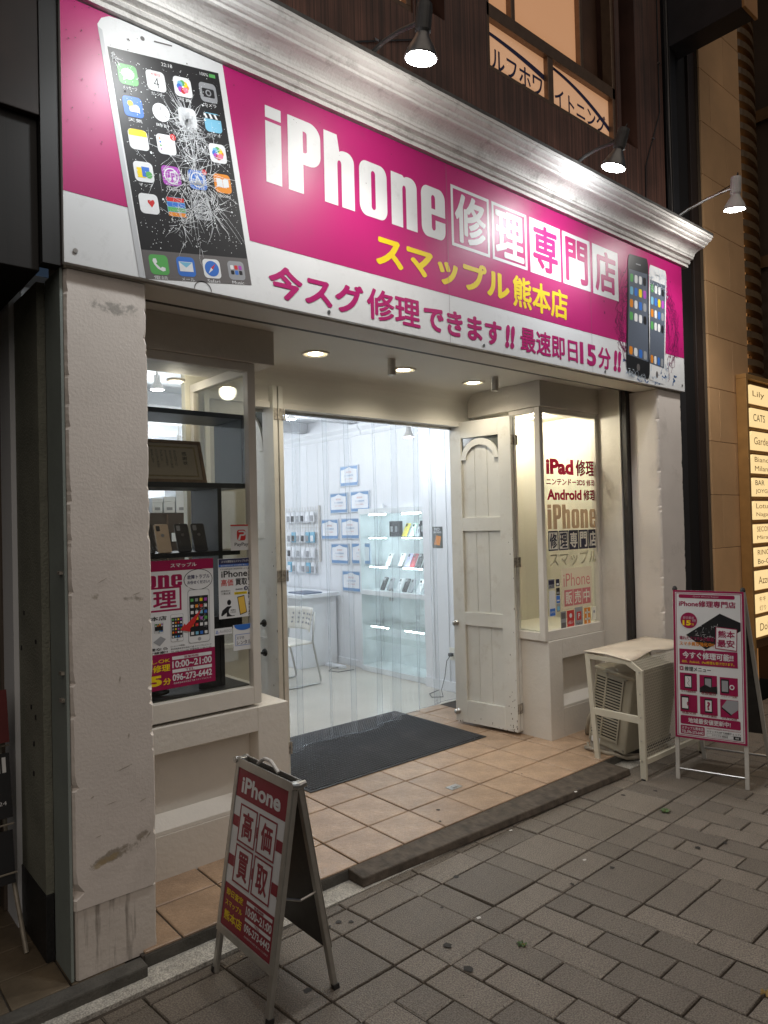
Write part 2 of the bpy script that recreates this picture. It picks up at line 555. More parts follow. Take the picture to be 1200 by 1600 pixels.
def cladding(name, c, pitch, rough=0.6):
    """vertical boarding too fine to pick apart: grooves as relief, grain as tint"""
    m = pm(name, c, rough, 0.35, 3.0)
    nt = m.node_tree
    b = nt.nodes["Principled BSDF"]
    tc = nn(nt, "ShaderNodeTexCoord")
    wv = nn(nt, "ShaderNodeTexWave", wave_type='BANDS', bands_direction='X', wave_profile='SAW')
    wv.inputs["Scale"].default_value = pitch
    wv.inputs["Distortion"].default_value = 0.25
    wv.inputs["Detail"].default_value = 2
    nt.links.new(tc.outputs["Object"], wv.inputs["Vector"])
    bp = nn(nt, "ShaderNodeBump")
    bp.inputs["Strength"].default_value = 0.9
    bp.inputs["Distance"].default_value = 0.012
    nt.links.new(wv.outputs["Fac"], bp.inputs["Height"])
    nt.links.new(bp.outputs[0], b.inputs["Normal"])
    # grooves darkened in colour where relief alone hardly shows; a different tone for every board
    src = b.inputs["Base Color"].links[0].from_socket
    gr = nn(nt, "ShaderNodeMapRange")
    gr.inputs[1].default_value = 0.0; gr.inputs[2].default_value = 0.16
    gr.inputs[3].default_value = 0.25; gr.inputs[4].default_value = 1.0
    nt.links.new(wv.outputs["Fac"], gr.inputs[0])
    mp = nn(nt, "ShaderNodeMapping")
    mp.inputs["Scale"].default_value = (pitch * 3.0, 1.0, 0.25)
    nt.links.new(tc.outputs["Object"], mp.inputs[0])
    ns = nn(nt, "ShaderNodeTexNoise")
    ns.inputs["Scale"].default_value = 2.5
    ns.inputs["Detail"].default_value = 4
    nt.links.new(mp.outputs[0], ns.inputs["Vector"])
    nr = nn(nt, "ShaderNodeMapRange")
    nr.inputs[1].default_value = 0.3; nr.inputs[2].default_value = 0.7
    nr.inputs[3].default_value = 0.5; nr.inputs[4].default_value = 1.6
    nt.links.new(ns.outputs["Fac"], nr.inputs[0])
    mu = nn(nt, "ShaderNodeMath", operation='MULTIPLY')
    nt.links.new(gr.outputs[0], mu.inputs[0]); nt.links.new(nr.outputs[0], mu.inputs[1])
    sc_ = nn(nt, "ShaderNodeVectorMath", operation='SCALE')
    nt.links.new(src, sc_.inputs[0]); nt.links.new(mu.outputs[0], sc_.inputs["Scale"])
    nt.links.new(sc_.outputs[0], b.inputs["Base Color"])
    return m
CLAD = cladding("wood_cladding", (0.085, 0.036, 0.024), 7.5)

def chip_box(mb, x0, y0, z0, x1, y1, z1, amp=0.012, step=0.022, seed=1, bow=0.0006):
    """an upright plastered block whose two front arrises are knocked about"""
    rnd = random.Random(seed)
    n = max(2, int((z1 - z0) / step))
    k = 10
    rows = []
    cl = cr = 0.0
    for i in range(n + 1):
        z = z0 + (z1 - z0) * i / n
        low = 0.35 + 0.65 * max(0.0, 1 - (z - z0) / 1.4)
        cl = (0.45 + 0.3 * rnd.random()) * cl + (rnd.uniform(.3, 1.0) * amp * low if rnd.random() < 0.09 else rnd.random() * amp * .06)
        cr = (0.45 + 0.3 * rnd.random()) * cr + (rnd.uniform(.3, 1.0) * amp * low if rnd.random() < 0.12 else rnd.random() * amp * .06)
        row = [(x0, y1, z), (x0, y0 + 0.03, z), (x0 + 0.002 + cl * 0.4, y0 + 0.008 + cl, z)]
        for j in range(k + 1):
            t = j / k
            row.append((x0 + 0.009 + cl * (1 - t) - cr * t * 0.0 + t * (x1 - x0 - 0.018 - cl * 0 - cr * 0) - cr * t, y0 + bow * (math.sin(3 * t + z * 2.1) + .5 * math.sin(7 * t - z * 5.3)), z))
        row += [(x1 - 0.002 - cr * 0.4, y0 + 0.008 + cr, z), (x1, y0 + 0.03, z), (x1, y1, z)]
        rows.append(row)
    w = len(rows[0])
    vs_ = [q for r in rows for q in r]
    fs = []
    for i in range(n):
        fs += [(i * w + j, i * w + (j + 1) % w, (i + 1) * w + (j + 1) % w, (i + 1) * w + j) for j in range(w)]
    fs += [tuple(reversed(range(w))), tuple(range(n * w, (n + 1) * w))]
    mb.add(vs_, fs)
    return mb

# ------------------------------------------------------------------ pavement of mixed slabs
pav = MB().box(-60, -60, -0.06, 60, -0.02, -0.014).build("pavement", JOINT, kind="structure")
LO, LA, LB = Vector((1.890, -0.205)), Vector((0.1495, 0.004)), Vector((0.0135, -0.147))
pav_pieces = []
for I in range(-12, 24):
    pav_pieces += [(3 * I, -1, 2, 1), (3 * I + 2, -1, 1, 1)]
    for J in range(0, 8):
        i, j = 3 * I, 3 * J
        if J == 0 or I % 9 == 2:
            pav_pieces += [(i, j, 2, 1), (i + 2, j, 1, 1), (i, j + 1, 2, 2), (i + 2, j + 1, 1, 2)]
        elif J == 1:
            pav_pieces += [(i, j, 2, 1), (i + 2, j, 1, 1)]
for i in range(-36, 72):
    if (i // 3) % 9 == 2:
        continue
    j = 4
    if i % 2 == 0:
        pav_pieces.append((i, j, 1, 1)); j = 5
    while j < 22:
        pav_pieces.append((i, j, 1, 2)); j += 2

def cam_px(p):
    q = mw.inverted() @ Vector(p)
    if q.z > -0.05:
        return None
    return (600 - 1110 * q.x / q.z, 800 + 1110 * q.y / q.z, -q.z)

def paver_mesh(a, b, cut=0.0, var=0):
    g, t = 0.0032, 0.0036
    rv = random.Random(var * 97 + a * 7 + b)
    def L(i, j, z):
        c = LA * i + LB * j
        e = 0.0016 if z > -0.01 else 0.0
        if z == 0 and rv.random() < 0.10:                     # a knocked corner
            e = 0.005
        return (c.x + rv.uniform(-e, e), c.y + rv.uniform(-e, e), z - (0.002 if e > .004 else 0))
    ga, gb = g / LA.length, g / LB.length
    ta, tb = (g + t) / LA.length, (g + t) / LB.length
    vs_ = [L(ga, gb + cut, -0.016), L(a - ga, gb + cut, -0.016), L(a - ga, b - gb, -0.016), L(ga, b - gb, -0.016),
           L(ga, gb + cut, -0.004), L(a - ga, gb + cut, -0.004), L(a - ga, b - gb, -0.004), L(ga, b - gb, -0.004),
           L(ta, tb + cut, 0), L(a - ta, tb + cut, 0), L(a - ta, b - tb, 0), L(ta, b - tb, 0)]
    fs = [(4, 5, 1, 0), (5, 6, 2, 1), (6, 7, 3, 2), (7, 4, 0, 3), (8, 9, 5, 4), (9, 10, 6, 5), (10, 11, 7, 6), (11, 8, 4, 7), (11, 10, 9, 8)]
    return vs_, fs
pmesh = {}
cand = []
for (i, j, a, b) in pav_pieces:
    c = LO + LA * (i + a / 2) + LB * (j + b / 2)
    s = cam_px((c.x, c.y, 0))
    vis = s is not None and -70 < s[0] < 1270 and 700 < s[1] < 1680
    cand.append((0 if vis else 1, s[2] / math.sqrt(a * b) if s else 99, i, j, a, b))
cand.sort()
rest = MB()
rp = random.Random(3)
for k, (hid, d, i, j, a, b) in enumerate(cand):
    cut = 0.60 if j == -1 else 0.0
    org = LO + LA * i + LB * j
    if k < 298 and not hid:
        key = (a, b, cut, rp.randrange(7))
        if key not in pmesh:
            me = bpy.data.meshes.new("paver")
            v_, f_ = paver_mesh(a, b, cut, key[3])
            me.from_pydata(v_, [], f_)
            me.materials.append(PAVER)
            pmesh[key] = me
        o = bpy.data.objects.new("paver", pmesh[key])
        col.objects.link(o)
        o.parent = pav
        o.location = Vector((org.x, org.y, rp.uniform(-0.0022, 0.0018))) - pav.location
        o.rotation_euler = (rp.gauss(0, 0.004), rp.gauss(0, 0.004), 0)
    elif org.x < 14:
        v_, f_ = paver_mesh(a, b, cut)
        dz = rp.uniform(-0.002, 0.0015)
        rest.add([(x + org.x, y + org.y, z + dz) for x, y, z in v_], f_)
rest.build("paver_field", PAVER, pav, kind="stuff")
rg_ = random.Random(15)
mb = MB()
for k in range(1500):
    t_ = rg_.random()
    if t_ < .45:
        x, y = rg_.uniform(1.3, 5.0), -.15 - abs(rg_.gauss(0, .05))
    elif t_ < .75:
        ii = rg_.randrange(-4, 24); c = LO + LA * ii + LB * rg_.uniform(-1, 12); x, y = c.x + rg_.gauss(0, .004), c.y
    else:
        jj = rg_.randrange(0, 12); c = LO + LA * rg_.uniform(-4, 22) + LB * jj; x, y = c.x, c.y + rg_.gauss(0, .004)
    r = rg_.uniform(.0012, .0035)
    mb.add([(x + r * rg_.uniform(.6, 1.3) * math.cos(a), y + r * rg_.uniform(.6, 1.3) * math.sin(a), -.001) for a in (0, 2.1, 4.2)] + [(x, y, .0025)], [(0, 1, 3), (1, 2, 3), (2, 0, 3)])
mb.build("grit", pm("grit", (.16, .13, .10), .9, .6, 60), pav, kind="stuff")
MB().box(-3, -0.142, -0.02, 5.6, -0.018, 0.003).build("concrete_strip", CONCRETE, pav)

# ------------------------------------------------------------------ raised entrance floor with terracotta tiles
ent = MB().box(1.05, -0.018, -0.02, 5.115, 1.83, 0.052).build("entrance_floor", GROUT, kind="structure")
tmesh = {}
for r, (ya, yb) in enumerate([(-0.016, 0.277), (0.277, 0.633), (0.633, 0.989), (0.989, 1.345), (1.345, 1.70), (1.70, 1.828)]):
    for c in range(-4, 11):
        xa = max(2.112 + 0.298 * c, 1.06); xb = min(2.112 + 0.298 * (c + 1), 5.11)
        if xb - xa < 0.04 or (ya > 0.6 and (xb < 2.06 or xa > 4.45)):
            continue
        k = (round(xb - xa, 3), round(yb - ya, 3))
        if k not in tmesh:
            mb = MB()
            g, t = 0.0045, 0.004
            w, d = k
            mb.add([(g, g, -.01), (w - g, g, -.01), (w - g, d - g, -.01), (g, d - g, -.01), (g, g, .005), (w - g, g, .005), (w - g, d - g, .005), (g, d - g, .005),
                    (g + t, g + t, .008), (w - g - t, g + t, .008), (w - g - t, d - g - t, .008), (g + t, d - g - t, .008)],
                   [(0, 1, 5, 4), (1, 2, 6, 5), (2, 3, 7, 6), (3, 0, 4, 7), (4, 5, 9, 8), (5, 6, 10, 9), (6, 7, 11, 10), (7, 4, 8, 11), (8, 9, 10, 11)])
            me = bpy.data.meshes.new("floor_tile")
            me.from_pydata([tuple(v) for v in mb.v], [], mb.f)
            me.materials.append(TILE)
            tmesh[k] = me
        o = bpy.data.objects.new("floor_tile", tmesh[k])
        col.objects.link(o)
        o.parent = ent
        o.location = Vector((xa, ya, 0.052 + rp.uniform(-.0008, .0008))) - ent.location
        o.rotation_euler = (rp.gauss(0, .0012), rp.gauss(0, .0012), 0)
MB().box(1.06, -0.0215, 0.0, 5.11, -0.0185, 0.05).build("step_face", KERB, ent)
MB().box(3.10, 0.315, 0.0605, 3.19, 0.375, 0.064).box(3.13, 0.33, 0.064, 3.16, 0.36, 0.068).build("floor_bolt_plate", STEEL, ent, bevel=0.002)
# neighbour's floor and kerb left of the pillar
nb = MB().box(-3, 0.0, -0.02, 1.05, 3.0, 0.035).build("neighbour_floor", GROUT, kind="structure")
NTILE = pm("brown_tile", (0.13, 0.10, 0.065), 0.6, 0.25, 8, 0.3, 60, orand=0.2, dirt=0.5, dcol=(0.05, 0.045, 0.035))
for a in range(8):
    for b in range(6):
        MB().box(-0.60 + a * 0.2, 0.005 + b * 0.2, 0.03, -0.606 + (a + 1) * 0.2, -0.001 + (b + 1) * 0.2, 0.042).build("floor_tile", NTILE, nb, bevel=0.003)
MB().box(-3, -0.075, -0.015, 1.052, -0.001, 0.046).build("kerb", KERB, nb, bevel=0.008)

# ------------------------------------------------------------------ the shop building
shop = thing("shop_building", "white plastered repair shop front with recessed entrance below dark wood clad upper storey", "building", (3.1, 0.6, 0))
mb = chip_box(MB(), 0.81, 0.0, 0.300, 1.127, 0.48, 2.664, 0.022, 0.012, 4)
pl = mb.build("pillar", PILLAR, shop, smooth=False, label="plastered pillar with chipped arrises and a dirty patch low down")
chip_box(MB(), 0.815, 0.005, 0.045, 1.123, 0.48, 0.297, 0.006, 0.03, 5).build("pillar_base", PBASE, pl)
SCAR = pm("scratch_plaster", (0.42, 0.37, 0.31), 0.9, 0.3, 40)
mb = MB()
rs = random.Random(12)
for (x, z, a, l, w_) in ((.93, 1.50, .5, .05, .0016), (1.06, 1.44, .3, .04, .002), (1.0, .78, .25, .075, .0022), (1.02, .90, 1.5, .02, .003), (.95, .66, .15, .05, .0016), (1.07, .64, .3, .03, .003), (.88, .70, .4, .015, .003), (1.08, 1.30, 1.3, .03, .0016), (.99, 1.12, 1.5, .028, .003), (.90, .55, .2, .03, .002), (1.09, .50, .8, .03, .004)):
    d = Vector((math.cos(a), math.sin(a))); n_ = Vector((-d.y, d.x)) * w_
    c_ = Vector((x, z))
    pts = [c_ - d * l / 2, c_ - d * l * .1 + n_, c_ + d * l / 2 + n_ * .3, c_ + d * l * .15 - n_ * .8]
    mb.poly([(q.x, q.y) for q in pts], Fr((0, -0.0052, 0), (1, 0, 0), (0, 0, 1)), 0)
mb.each("scratch", SCAR, pl)
MB().box(0.800, 0.012, 0.046, 0.8098, 0.20, 2.664).build("pillar_edge_board", pm("grey_green_paint", (0.26, 0.30, 0.28), 0.6, 0.1, 4, 0.2, 40, dirt=0.3), pl)
mb = MB()
for z in (1.06, 1.53, 1.16):
    mb.box(0.788, 0.03, z, 0.806, 0.06, z + 0.012)
mb.each("bracket_stub", RUST, pl)
chip_box(MB(), 5.11, 0.0, 0.004, 5.475, 0.235, 2.664, 0.022, 0.012, 9).build("pillar", PLASTER, shop)
# beam behind the sign, slot of the roller shutter, its guide rail
MB().box(0.812, 0.0, 2.668, 5.473, 0.19, 3.66).build("beam", BAY_PAINT, shop)
MB().box(1.13, 0.192, 2.690, 5.10, 0.215, 2.76).box(1.13, 0.262, 2.690, 5.10, 0.285, 2.76).box(1.13, 0.215, 2.73, 5.10, 0.262, 2.76).build("shutter_slot", SLOT, shop)
MB().box(5.062, 0.240, 0.056, 5.108, 0.285, 2.688).build("shutter_rail", SLOT, shop, bevel=0.003)
MB().box(1.13, 0.287, 2.722, 5.10, 1.20, 2.80).build("entrance_ceiling", CEIL_PAINT, shop)
# left bay
def low_wall(x0, x1, y0, y1, z1, rx0, rx1, rz0, rz1):
    mb = MB()
    mb.box(rx0, y0 + .0006, rz1, rx1, y1, z1)
    mb.box(x0, y0, 0.050, rx0, y1, z1)
    mb.box(rx1, y0, 0.050, x1, y1, z1)
    mb.box(rx0, y0 + .0006, 0.050, rx1, y1, rz0 - 0.02)
    mb.box(rx0, y0 + 0.09, rz0, rx1, y1, rz1)
    # battered shelf of the niche
    f = Fr((rx0, 0, 0), (0, 1, 0), (0, 0, 1))
    mb.prism([(y0 + 0.002, rz0 - 0.02), (y1, rz0 - 0.02), (y1, rz0 + 0.001), (y0 + 0.09, rz0 + 0.05), (y0 + 0.004, rz0)], f, 0, rx1 - rx0)
    return mb
low_wall(1.10, 2.05, 0.482, 0.78, 0.762, 1.12, 1.868, 0.282, 0.640).build("low_wall", BAY_PAINT, shop, bevel=0.003)
low_wall(4.313, 5.085, 0.475, 0.78, 0.787, 4.475, 5.04, 0.290, 0.643).build("low_wall", BAY_PAINT, shop, bevel=0.003)
MB().box(4.335, 0.781, 0.050, 4.60, 1.25, 0.785).build("low_wall", BAY_PAINT, shop, bevel=0.004)
MB().box(4.328, 0.80, 0.26, 4.3345, 0.93, 0.66).build("vent_panel", pm("vent_grey", (0.22, 0.22, 0.21), 0.5), shop)
MB().box(1.10, 0.482, 2.540, 2.012, 0.95, 2.7215).build("soffit_box", BAY_PAINT, shop, bevel=0.003)
MB().box(4.285, 0.475, 2.530, 5.085, 1.199, 2.7215).build("soffit_box", BAY_PAINT, shop, bevel=0.003)
MB().box(5.052, 0.290, 0.056, 5.09, 1.3, 2.7215).build("jamb_wall", BAY_PAINT, shop)

def window(name, x0, x1, z0, z1, y, t=0.042, d=0.05, m=FRAME_PAINT, mull=(), glassm=GLASS, sill=0.0, gy=None, parent=None):
    """a framed light in a wall facing the street: frame bars and panes"""
    w = MB().box(x0, y, z0, x0 + t, y + d, z1).box(x1 - t, y, z0, x1, y + d, z1).box(x0 + t, y, z1 - t, x1 - t, y + d, z1).box(x0 + t, y, z0, x1 - t, y + d, z0 + t + sill)
    for u in mull:
        w.box(u - t / 2, y + .002, z0 + t + sill, u + t / 2, y + d - .002, z1 - t)
    o = w.build("window", m, parent or shop, bevel=0.003)
    xs = [x0 + t] + list(mull) + [x1 - t]
    gy = gy or y + d * 0.6
    for a, b in zip(xs, xs[1:]):
        MB().box(a - .004, gy, z0 + t + sill - .004, b + .004, gy + .005, z1 - t + .004).build("pane", glassm, o)
    return o
winL = window("window", 1.10, 1.902, 0.778, 2.5385, 0.498, 0.044, 0.05, sill=0.045)
winR = window("window", 4.290, 5.0515, 0.790, 2.5285, 0.490, 0.040, 0.05, sill=0.03)
# side light of the right bay
w = MB().box(4.292, 0.542, 0.790, 4.330, 0.78, 0.850).box(4.292, 0.542, 2.49, 4.330, 0.78, 2.5285).box(4.292, 0.745, 0.85, 4.330, 0.78, 2.49).build("window", FRAME_PAINT, shop, bevel=0.003)
MB().box(4.308, 0.54, 0.846, 4.313, 0.75, 2.494).build("pane", GLASS, w)
# side light of the left bay
w = MB().box(1.866, 0.55, 0.78, 1.90, 1.195, 0.87).box(1.866, 0.55, 2.49, 1.90, 1.195, 2.5385).box(1.866, 1.15, 0.87, 1.90, 1.195, 2.49).build("window", FRAME_PAINT, shop, bevel=0.003)
MB().box(1.880, 0.55, 0.866, 1.885, 1.155, 2.494).build("pane", GLASS, w)
# cream lining of the right bay
mb = MB().box(4.336, 1.02, 0.80, 5.051, 1.05, 2.529).box(4.336, 0.545, 0.800, 5.051, 1.02, 0.858).box(5.03, 0.545, 0.858, 5.051, 1.02, 2.529).box(4.336, 0.781, 0.786, 4.346, 1.019, 2.529)
mb.build("bay_lining", CREAM, shop)
# wall above the door, with cove, and door frame
mb = MB()
prof = [(1.30, 2.455), (1.20, 2.455), (1.20, 2.492), (1.212, 2.496), (1.212, 2.60)]
for i in range(7):
    a = math.radians(15 * i)
    prof.append((1.212 - 0.115 * (1 - math.cos(a)), 2.60 + 0.1215 * math.sin(a)))
prof += [(1.30, 2.7215)]
mb.prism(prof, Fr((2.05, 0, 0), (0, 1, 0), (0, 0, 1)), 0, 2.30)
mb.build("door_header", CEIL_PAINT, shop)
MB().box(2.10, 1.275, 2.435, 4.34, 1.298, 2.4548).build("curtain_rail", STEEL, shop)
MB().box(4.345, 1.06, 0.787, 4.42, 1.30, 2.53).build("door_jamb", FRAME_PAINT, shop)
# partition seen through the left window
mb = MB().box(1.84, 1.20, 0.056, 2.26, 1.25, 2.80)
ptn = mb.build("partition", CREAM, shop)
MB().box(1.955, 1.178, 0.95, 1.985, 1.1995, 2.50).box(1.985, 1.178, 2.47, 2.26, 1.1995, 2.50).box(1.985, 1.178, .95, 2.26, 1.1995, .98).build("trim", CREAM, ptn, bevel=.003)
MB().box(1.985, 1.192, 0.98, 2.26, 1.1992, 2.47).build("inset_panel", pm("grey_cream", (.50, .48, .41), .5), ptn)

# ------------------------------------------------------------------ room behind
MB().box(0.80, 1.832, -0.02, 5.40, 6.45, 0.054).box(.85, .80, -.02, 1.04, 1.83, .05).build("room_floor", ROOM_FLOOR, shop)
MB().box(5.06, 3.53, 0.054, 5.20, 6.40, 3.0).build("side_wall", ROOM_WHITE, shop)
MB().box(5.30, 2.44, 0.054, 5.36, 3.53, 3.0).build("cabinet_niche_wall", ROOM_WHITE, shop)
MB().box(4.93, 1.30, 0.054, 5.30, 2.44, 3.0).build("side_wall", ROOM_WHITE, shop)
MB().box(5.06, 2.44, 1.86, 5.30, 3.53, 3.0).build("side_wall", ROOM_WHITE, shop)
MB().box(4.42, 1.26, 0.786, 5.052, 1.30, 3.0).build("side_wall", ROOM_WHITE, shop)
MB().box(0.75, 0.55, 0.04, 0.80, 6.45, 3.0).build("side_wall", ROOM_WHITE, shop)
MB().box(0.80, 6.40, 0.054, 5.20, 6.45, 3.0).build("rear_wall", ROOM_WHITE, shop)
MB().box(0.75, 1.305, 2.96, 5.40, 6.45, 3.02).box(0.80, 0.49, 2.7225, 1.99, 1.20, 2.78).build("room_ceiling", pm("room_ceiling", (0.55, 0.57, 0.60), 0.7, 0.05, 3, 0.3, 25), shop)
mb = MB()
for f, L in ((Fr((5.06, 3.54, 0), (-1, 0, 0), (0, 0, 1)), -2.85), (Fr((5.06, 2.4405, 0), (-1, 0, 0), (0, 0, 1)), -1.089)):
    mb.prism([(0, 2.70), (0.018, 2.70), (0.03, 2.73), (0.03, 2.75), (0.07, 2.79), (0.07, 2.82), (0, 2.82)], f, 0, -L)
mb.each("crown_moulding", ROOM_WHITE, shop)
mb = MB()
for y in (2.6, 3.6, 4.6, 5.6):
    mb.box(0.82, y, 2.84, 5.04, y + 0.12, 2.96)
mb.each("ceiling_beam", pm("beam_grey", (0.45, 0.46, 0.48), 0.6), shop)
MB().box(5.035, 3.54, 0.055, 5.059, 6.39, 0.13).box(4.912, 1.31, 0.055, 4.929, 2.43, 0.15).each("skirting", ROOM_WHITE, shop)
mb = MB()
for y in (1.5, 1.7, 1.9, 2.1, 2.3):
    mb.box(4.922, y, 0.151, 4.9295, y + 0.012, 2.95)
for y in (3.75, 3.98, 4.2, 4.42, 4.65, 4.9):
    mb.box(5.056, y, 0.131, 5.0595, y + 0.006, 2.69)
mb.each("wall_batten", ROOM_WHITE, shop)

# ------------------------------------------------------------------ cornice over the sign
prof = [(0.04, 3.676), (-0.052, 3.676), (-0.052, 3.696), (-0.066, 3.700), (-0.074, 3.712), (-0.066, 3.722), (-0.078, 3.726), (-0.094, 3.730), (-0.098, 3.742),
        (-0.104, 3.746)]
for i in range(7):                                            # cavetto
    a = math.radians(90 * i / 6)
    prof.append((-0.104 - 0.075 * (1 - math.cos(a)), 3.748 + 0.042 * math.sin(a)))
prof += [(-0.190, 3.793), (-0.194, 3.803), (-0.204, 3.806), (-0.214, 3.812), (-0.218, 3.822), (-0.230, 3.826), (-0.244, 3.834), (-0.248, 3.848), (-0.256, 3.850), (-0.256, 3.866), (0.04, 3.90)]
mb = MB()
xs = [0.70 + (5.56 - 0.70) * i / 60 for i in range(61)]
vs_, fs = [], []
rc = random.Random(8)
n = len(prof)
for x in xs:
    j = rc.uniform(-0.0012, 0.0012)
    vs_ += [(x, y + j, z + rc.uniform(-.0007, .0007)) for y, z in prof]
for i in range(60):
    fs += [(i * n + k, i * n + (k + 1) % n, (i + 1) * n + (k + 1) % n, (i + 1) * n + k) for k in range(n)]
fs += [tuple(reversed(range(n))), tuple(range(60 * n, 61 * n))]
mb.add(vs_, fs)
mb.build("cornice", CORNICE_PAINT, shop)
MB().box(0.70, -0.258, 3.8665, 5.565, 0.045, 3.884).build("cornice_flashing", pm("flashing", (0.06, 0.055, 0.05), 0.6, 0.3, 20, 0.4, 60), shop)

# ------------------------------------------------------------------ upper storey
def wall_with_holes(x0, x1, z0, z1, y0, y1, holes):
    mb = MB()
    xs = sorted({x0, x1} | {h[0] for h in holes} | {h[1] for h in holes})
    for a, b in zip(xs, xs[1:]):
        cuts = sorted([(h[2], h[3]) for h in holes if h[0] <= a + 1e-6 and h[1] >= b - 1e-6])
        z = z0
        for c, d in cuts:
            if c > z: mb.box(a, y0, z, b, y1, c)
            z = d
        if z < z1: mb.box(a, y0, z, b, y1, z1)
    return mb
wall_with_holes(0.70, 5.43, 3.70, 7.4, 0.05, 0.25, [(3.30, 4.74, 4.44, 6.6), (1.40, 2.68, 4.49, 6.6), (2.74, 2.93, 4.56, 7.2), (4.80, 5.02, 4.50, 7.3)]).build("upper_wall", CLAD, shop)
MB().box(0.70, 0.30, 3.7, 5.43, 0.34, 7.4).build("upper_backing", DARK, shop)
ALU = pm("bronze_aluminium", (0.20, 0.13, 0.085), 0.35, 0.1, 20, metal=0.5)
FILM = emit("glow_blind", (1.0, 0.46, 0.20), 0.25, (0.55, 0.42, 0.32))  # orange glow put into the panes; no lamp stands behind them
FILM2 = emit("glow_film", (1.0, 0.50, 0.24), 0.26, (0.55, 0.45, 0.36))
up = MB().box(3.30, 0.06, 4.44, 4.74, 0.14, 4.475).box(3.30, 0.06, 4.775, 4.74, 0.14, 4.86).box(3.30, .06, 4.475, 3.335, .14, 6.6).box(4.705, .06, 4.475, 4.74, .14, 6.6).box(3.925, .065, 4.475, 3.985, .135, 4.775).box(4.32, .07, 4.86, 4.355, .13, 6.6).box(3.56, .07, 4.86, 3.60, .13, 6.6).build("window", ALU, shop, bevel=0.003, label="upper window with warm glowing blind and lettered lower panes")
MB().box(3.335, 0.10, 4.475, 3.925, 0.106, 4.775).build("pane", FILM2, up)
MB().box(3.985, 0.10, 4.475, 4.705, 0.106, 4.775).build("pane", FILM2, up)
MB().box(3.335, 0.11, 4.86, 3.56, 0.116, 6.6).build("pane", FILM, up)
MB().box(3.60, 0.11, 4.86, 4.32, 0.116, 6.6).build("pane", FILM, up)
MB().box(4.355, 0.18, 4.86, 4.705, 0.186, 6.6).build("pane", pm("brown_board", (0.10, 0.05, 0.03), 0.5, 0.4, 3), up)
wu = MB().box(1.40, .06, 4.49, 2.68, .14, 4.53).box(2.64, .06, 4.53, 2.68, .14, 6.6).box(1.40, .06, 4.53, 1.44, .14, 6.6).build("window", ALU, shop, bevel=.003)
MB().box(1.44, .10, 4.53, 2.64, .106, 6.6).build("pane", FILM, wu)
NAVY = pm("navy_print", (0.03, 0.03, 0.09), 0.5)
fU = Fr((0, 0.0995, 0), (1, 0, 0), (0, 0, 1))
txt(fU, "セルフホワ", 3.26, 4.50, 3.905, 4.635, NAVY, 0.001, up, 0.02)
txt(fU, "イトニング", 4.04, 4.505, 4.66, 4.64, NAVY, 0.001, up, 0.02)
mb = MB()
for (x0, x1, za, zb, zc) in ((3.335, 3.925, 4.72, 4.715, 4.665), (3.985, 4.705, 4.765, 4.75, 4.585)):
    mb = MB()
    for k in range(12):
        t0, t1 = k / 12, (k + 1) / 12
        f = lambda t: za * (1 - t) ** 2 + 2 * zb * t * (1 - t) + zc * t * t
        mb.add([fU.p(x0 + (x1 - x0) * t0, f(t0), .0015), fU.p(x0 + (x1 - x0) * t1, f(t1), .0015), fU.p(x0 + (x1 - x0) * t1, f(t1) - .022 - .02 * t1, .0015), fU.p(x0 + (x1 - x0) * t0, f(t0) - .022 - .02 * t0, .0015)], [(0, 3, 2, 1)])
    mb.build("printed_band", NAVY, up)
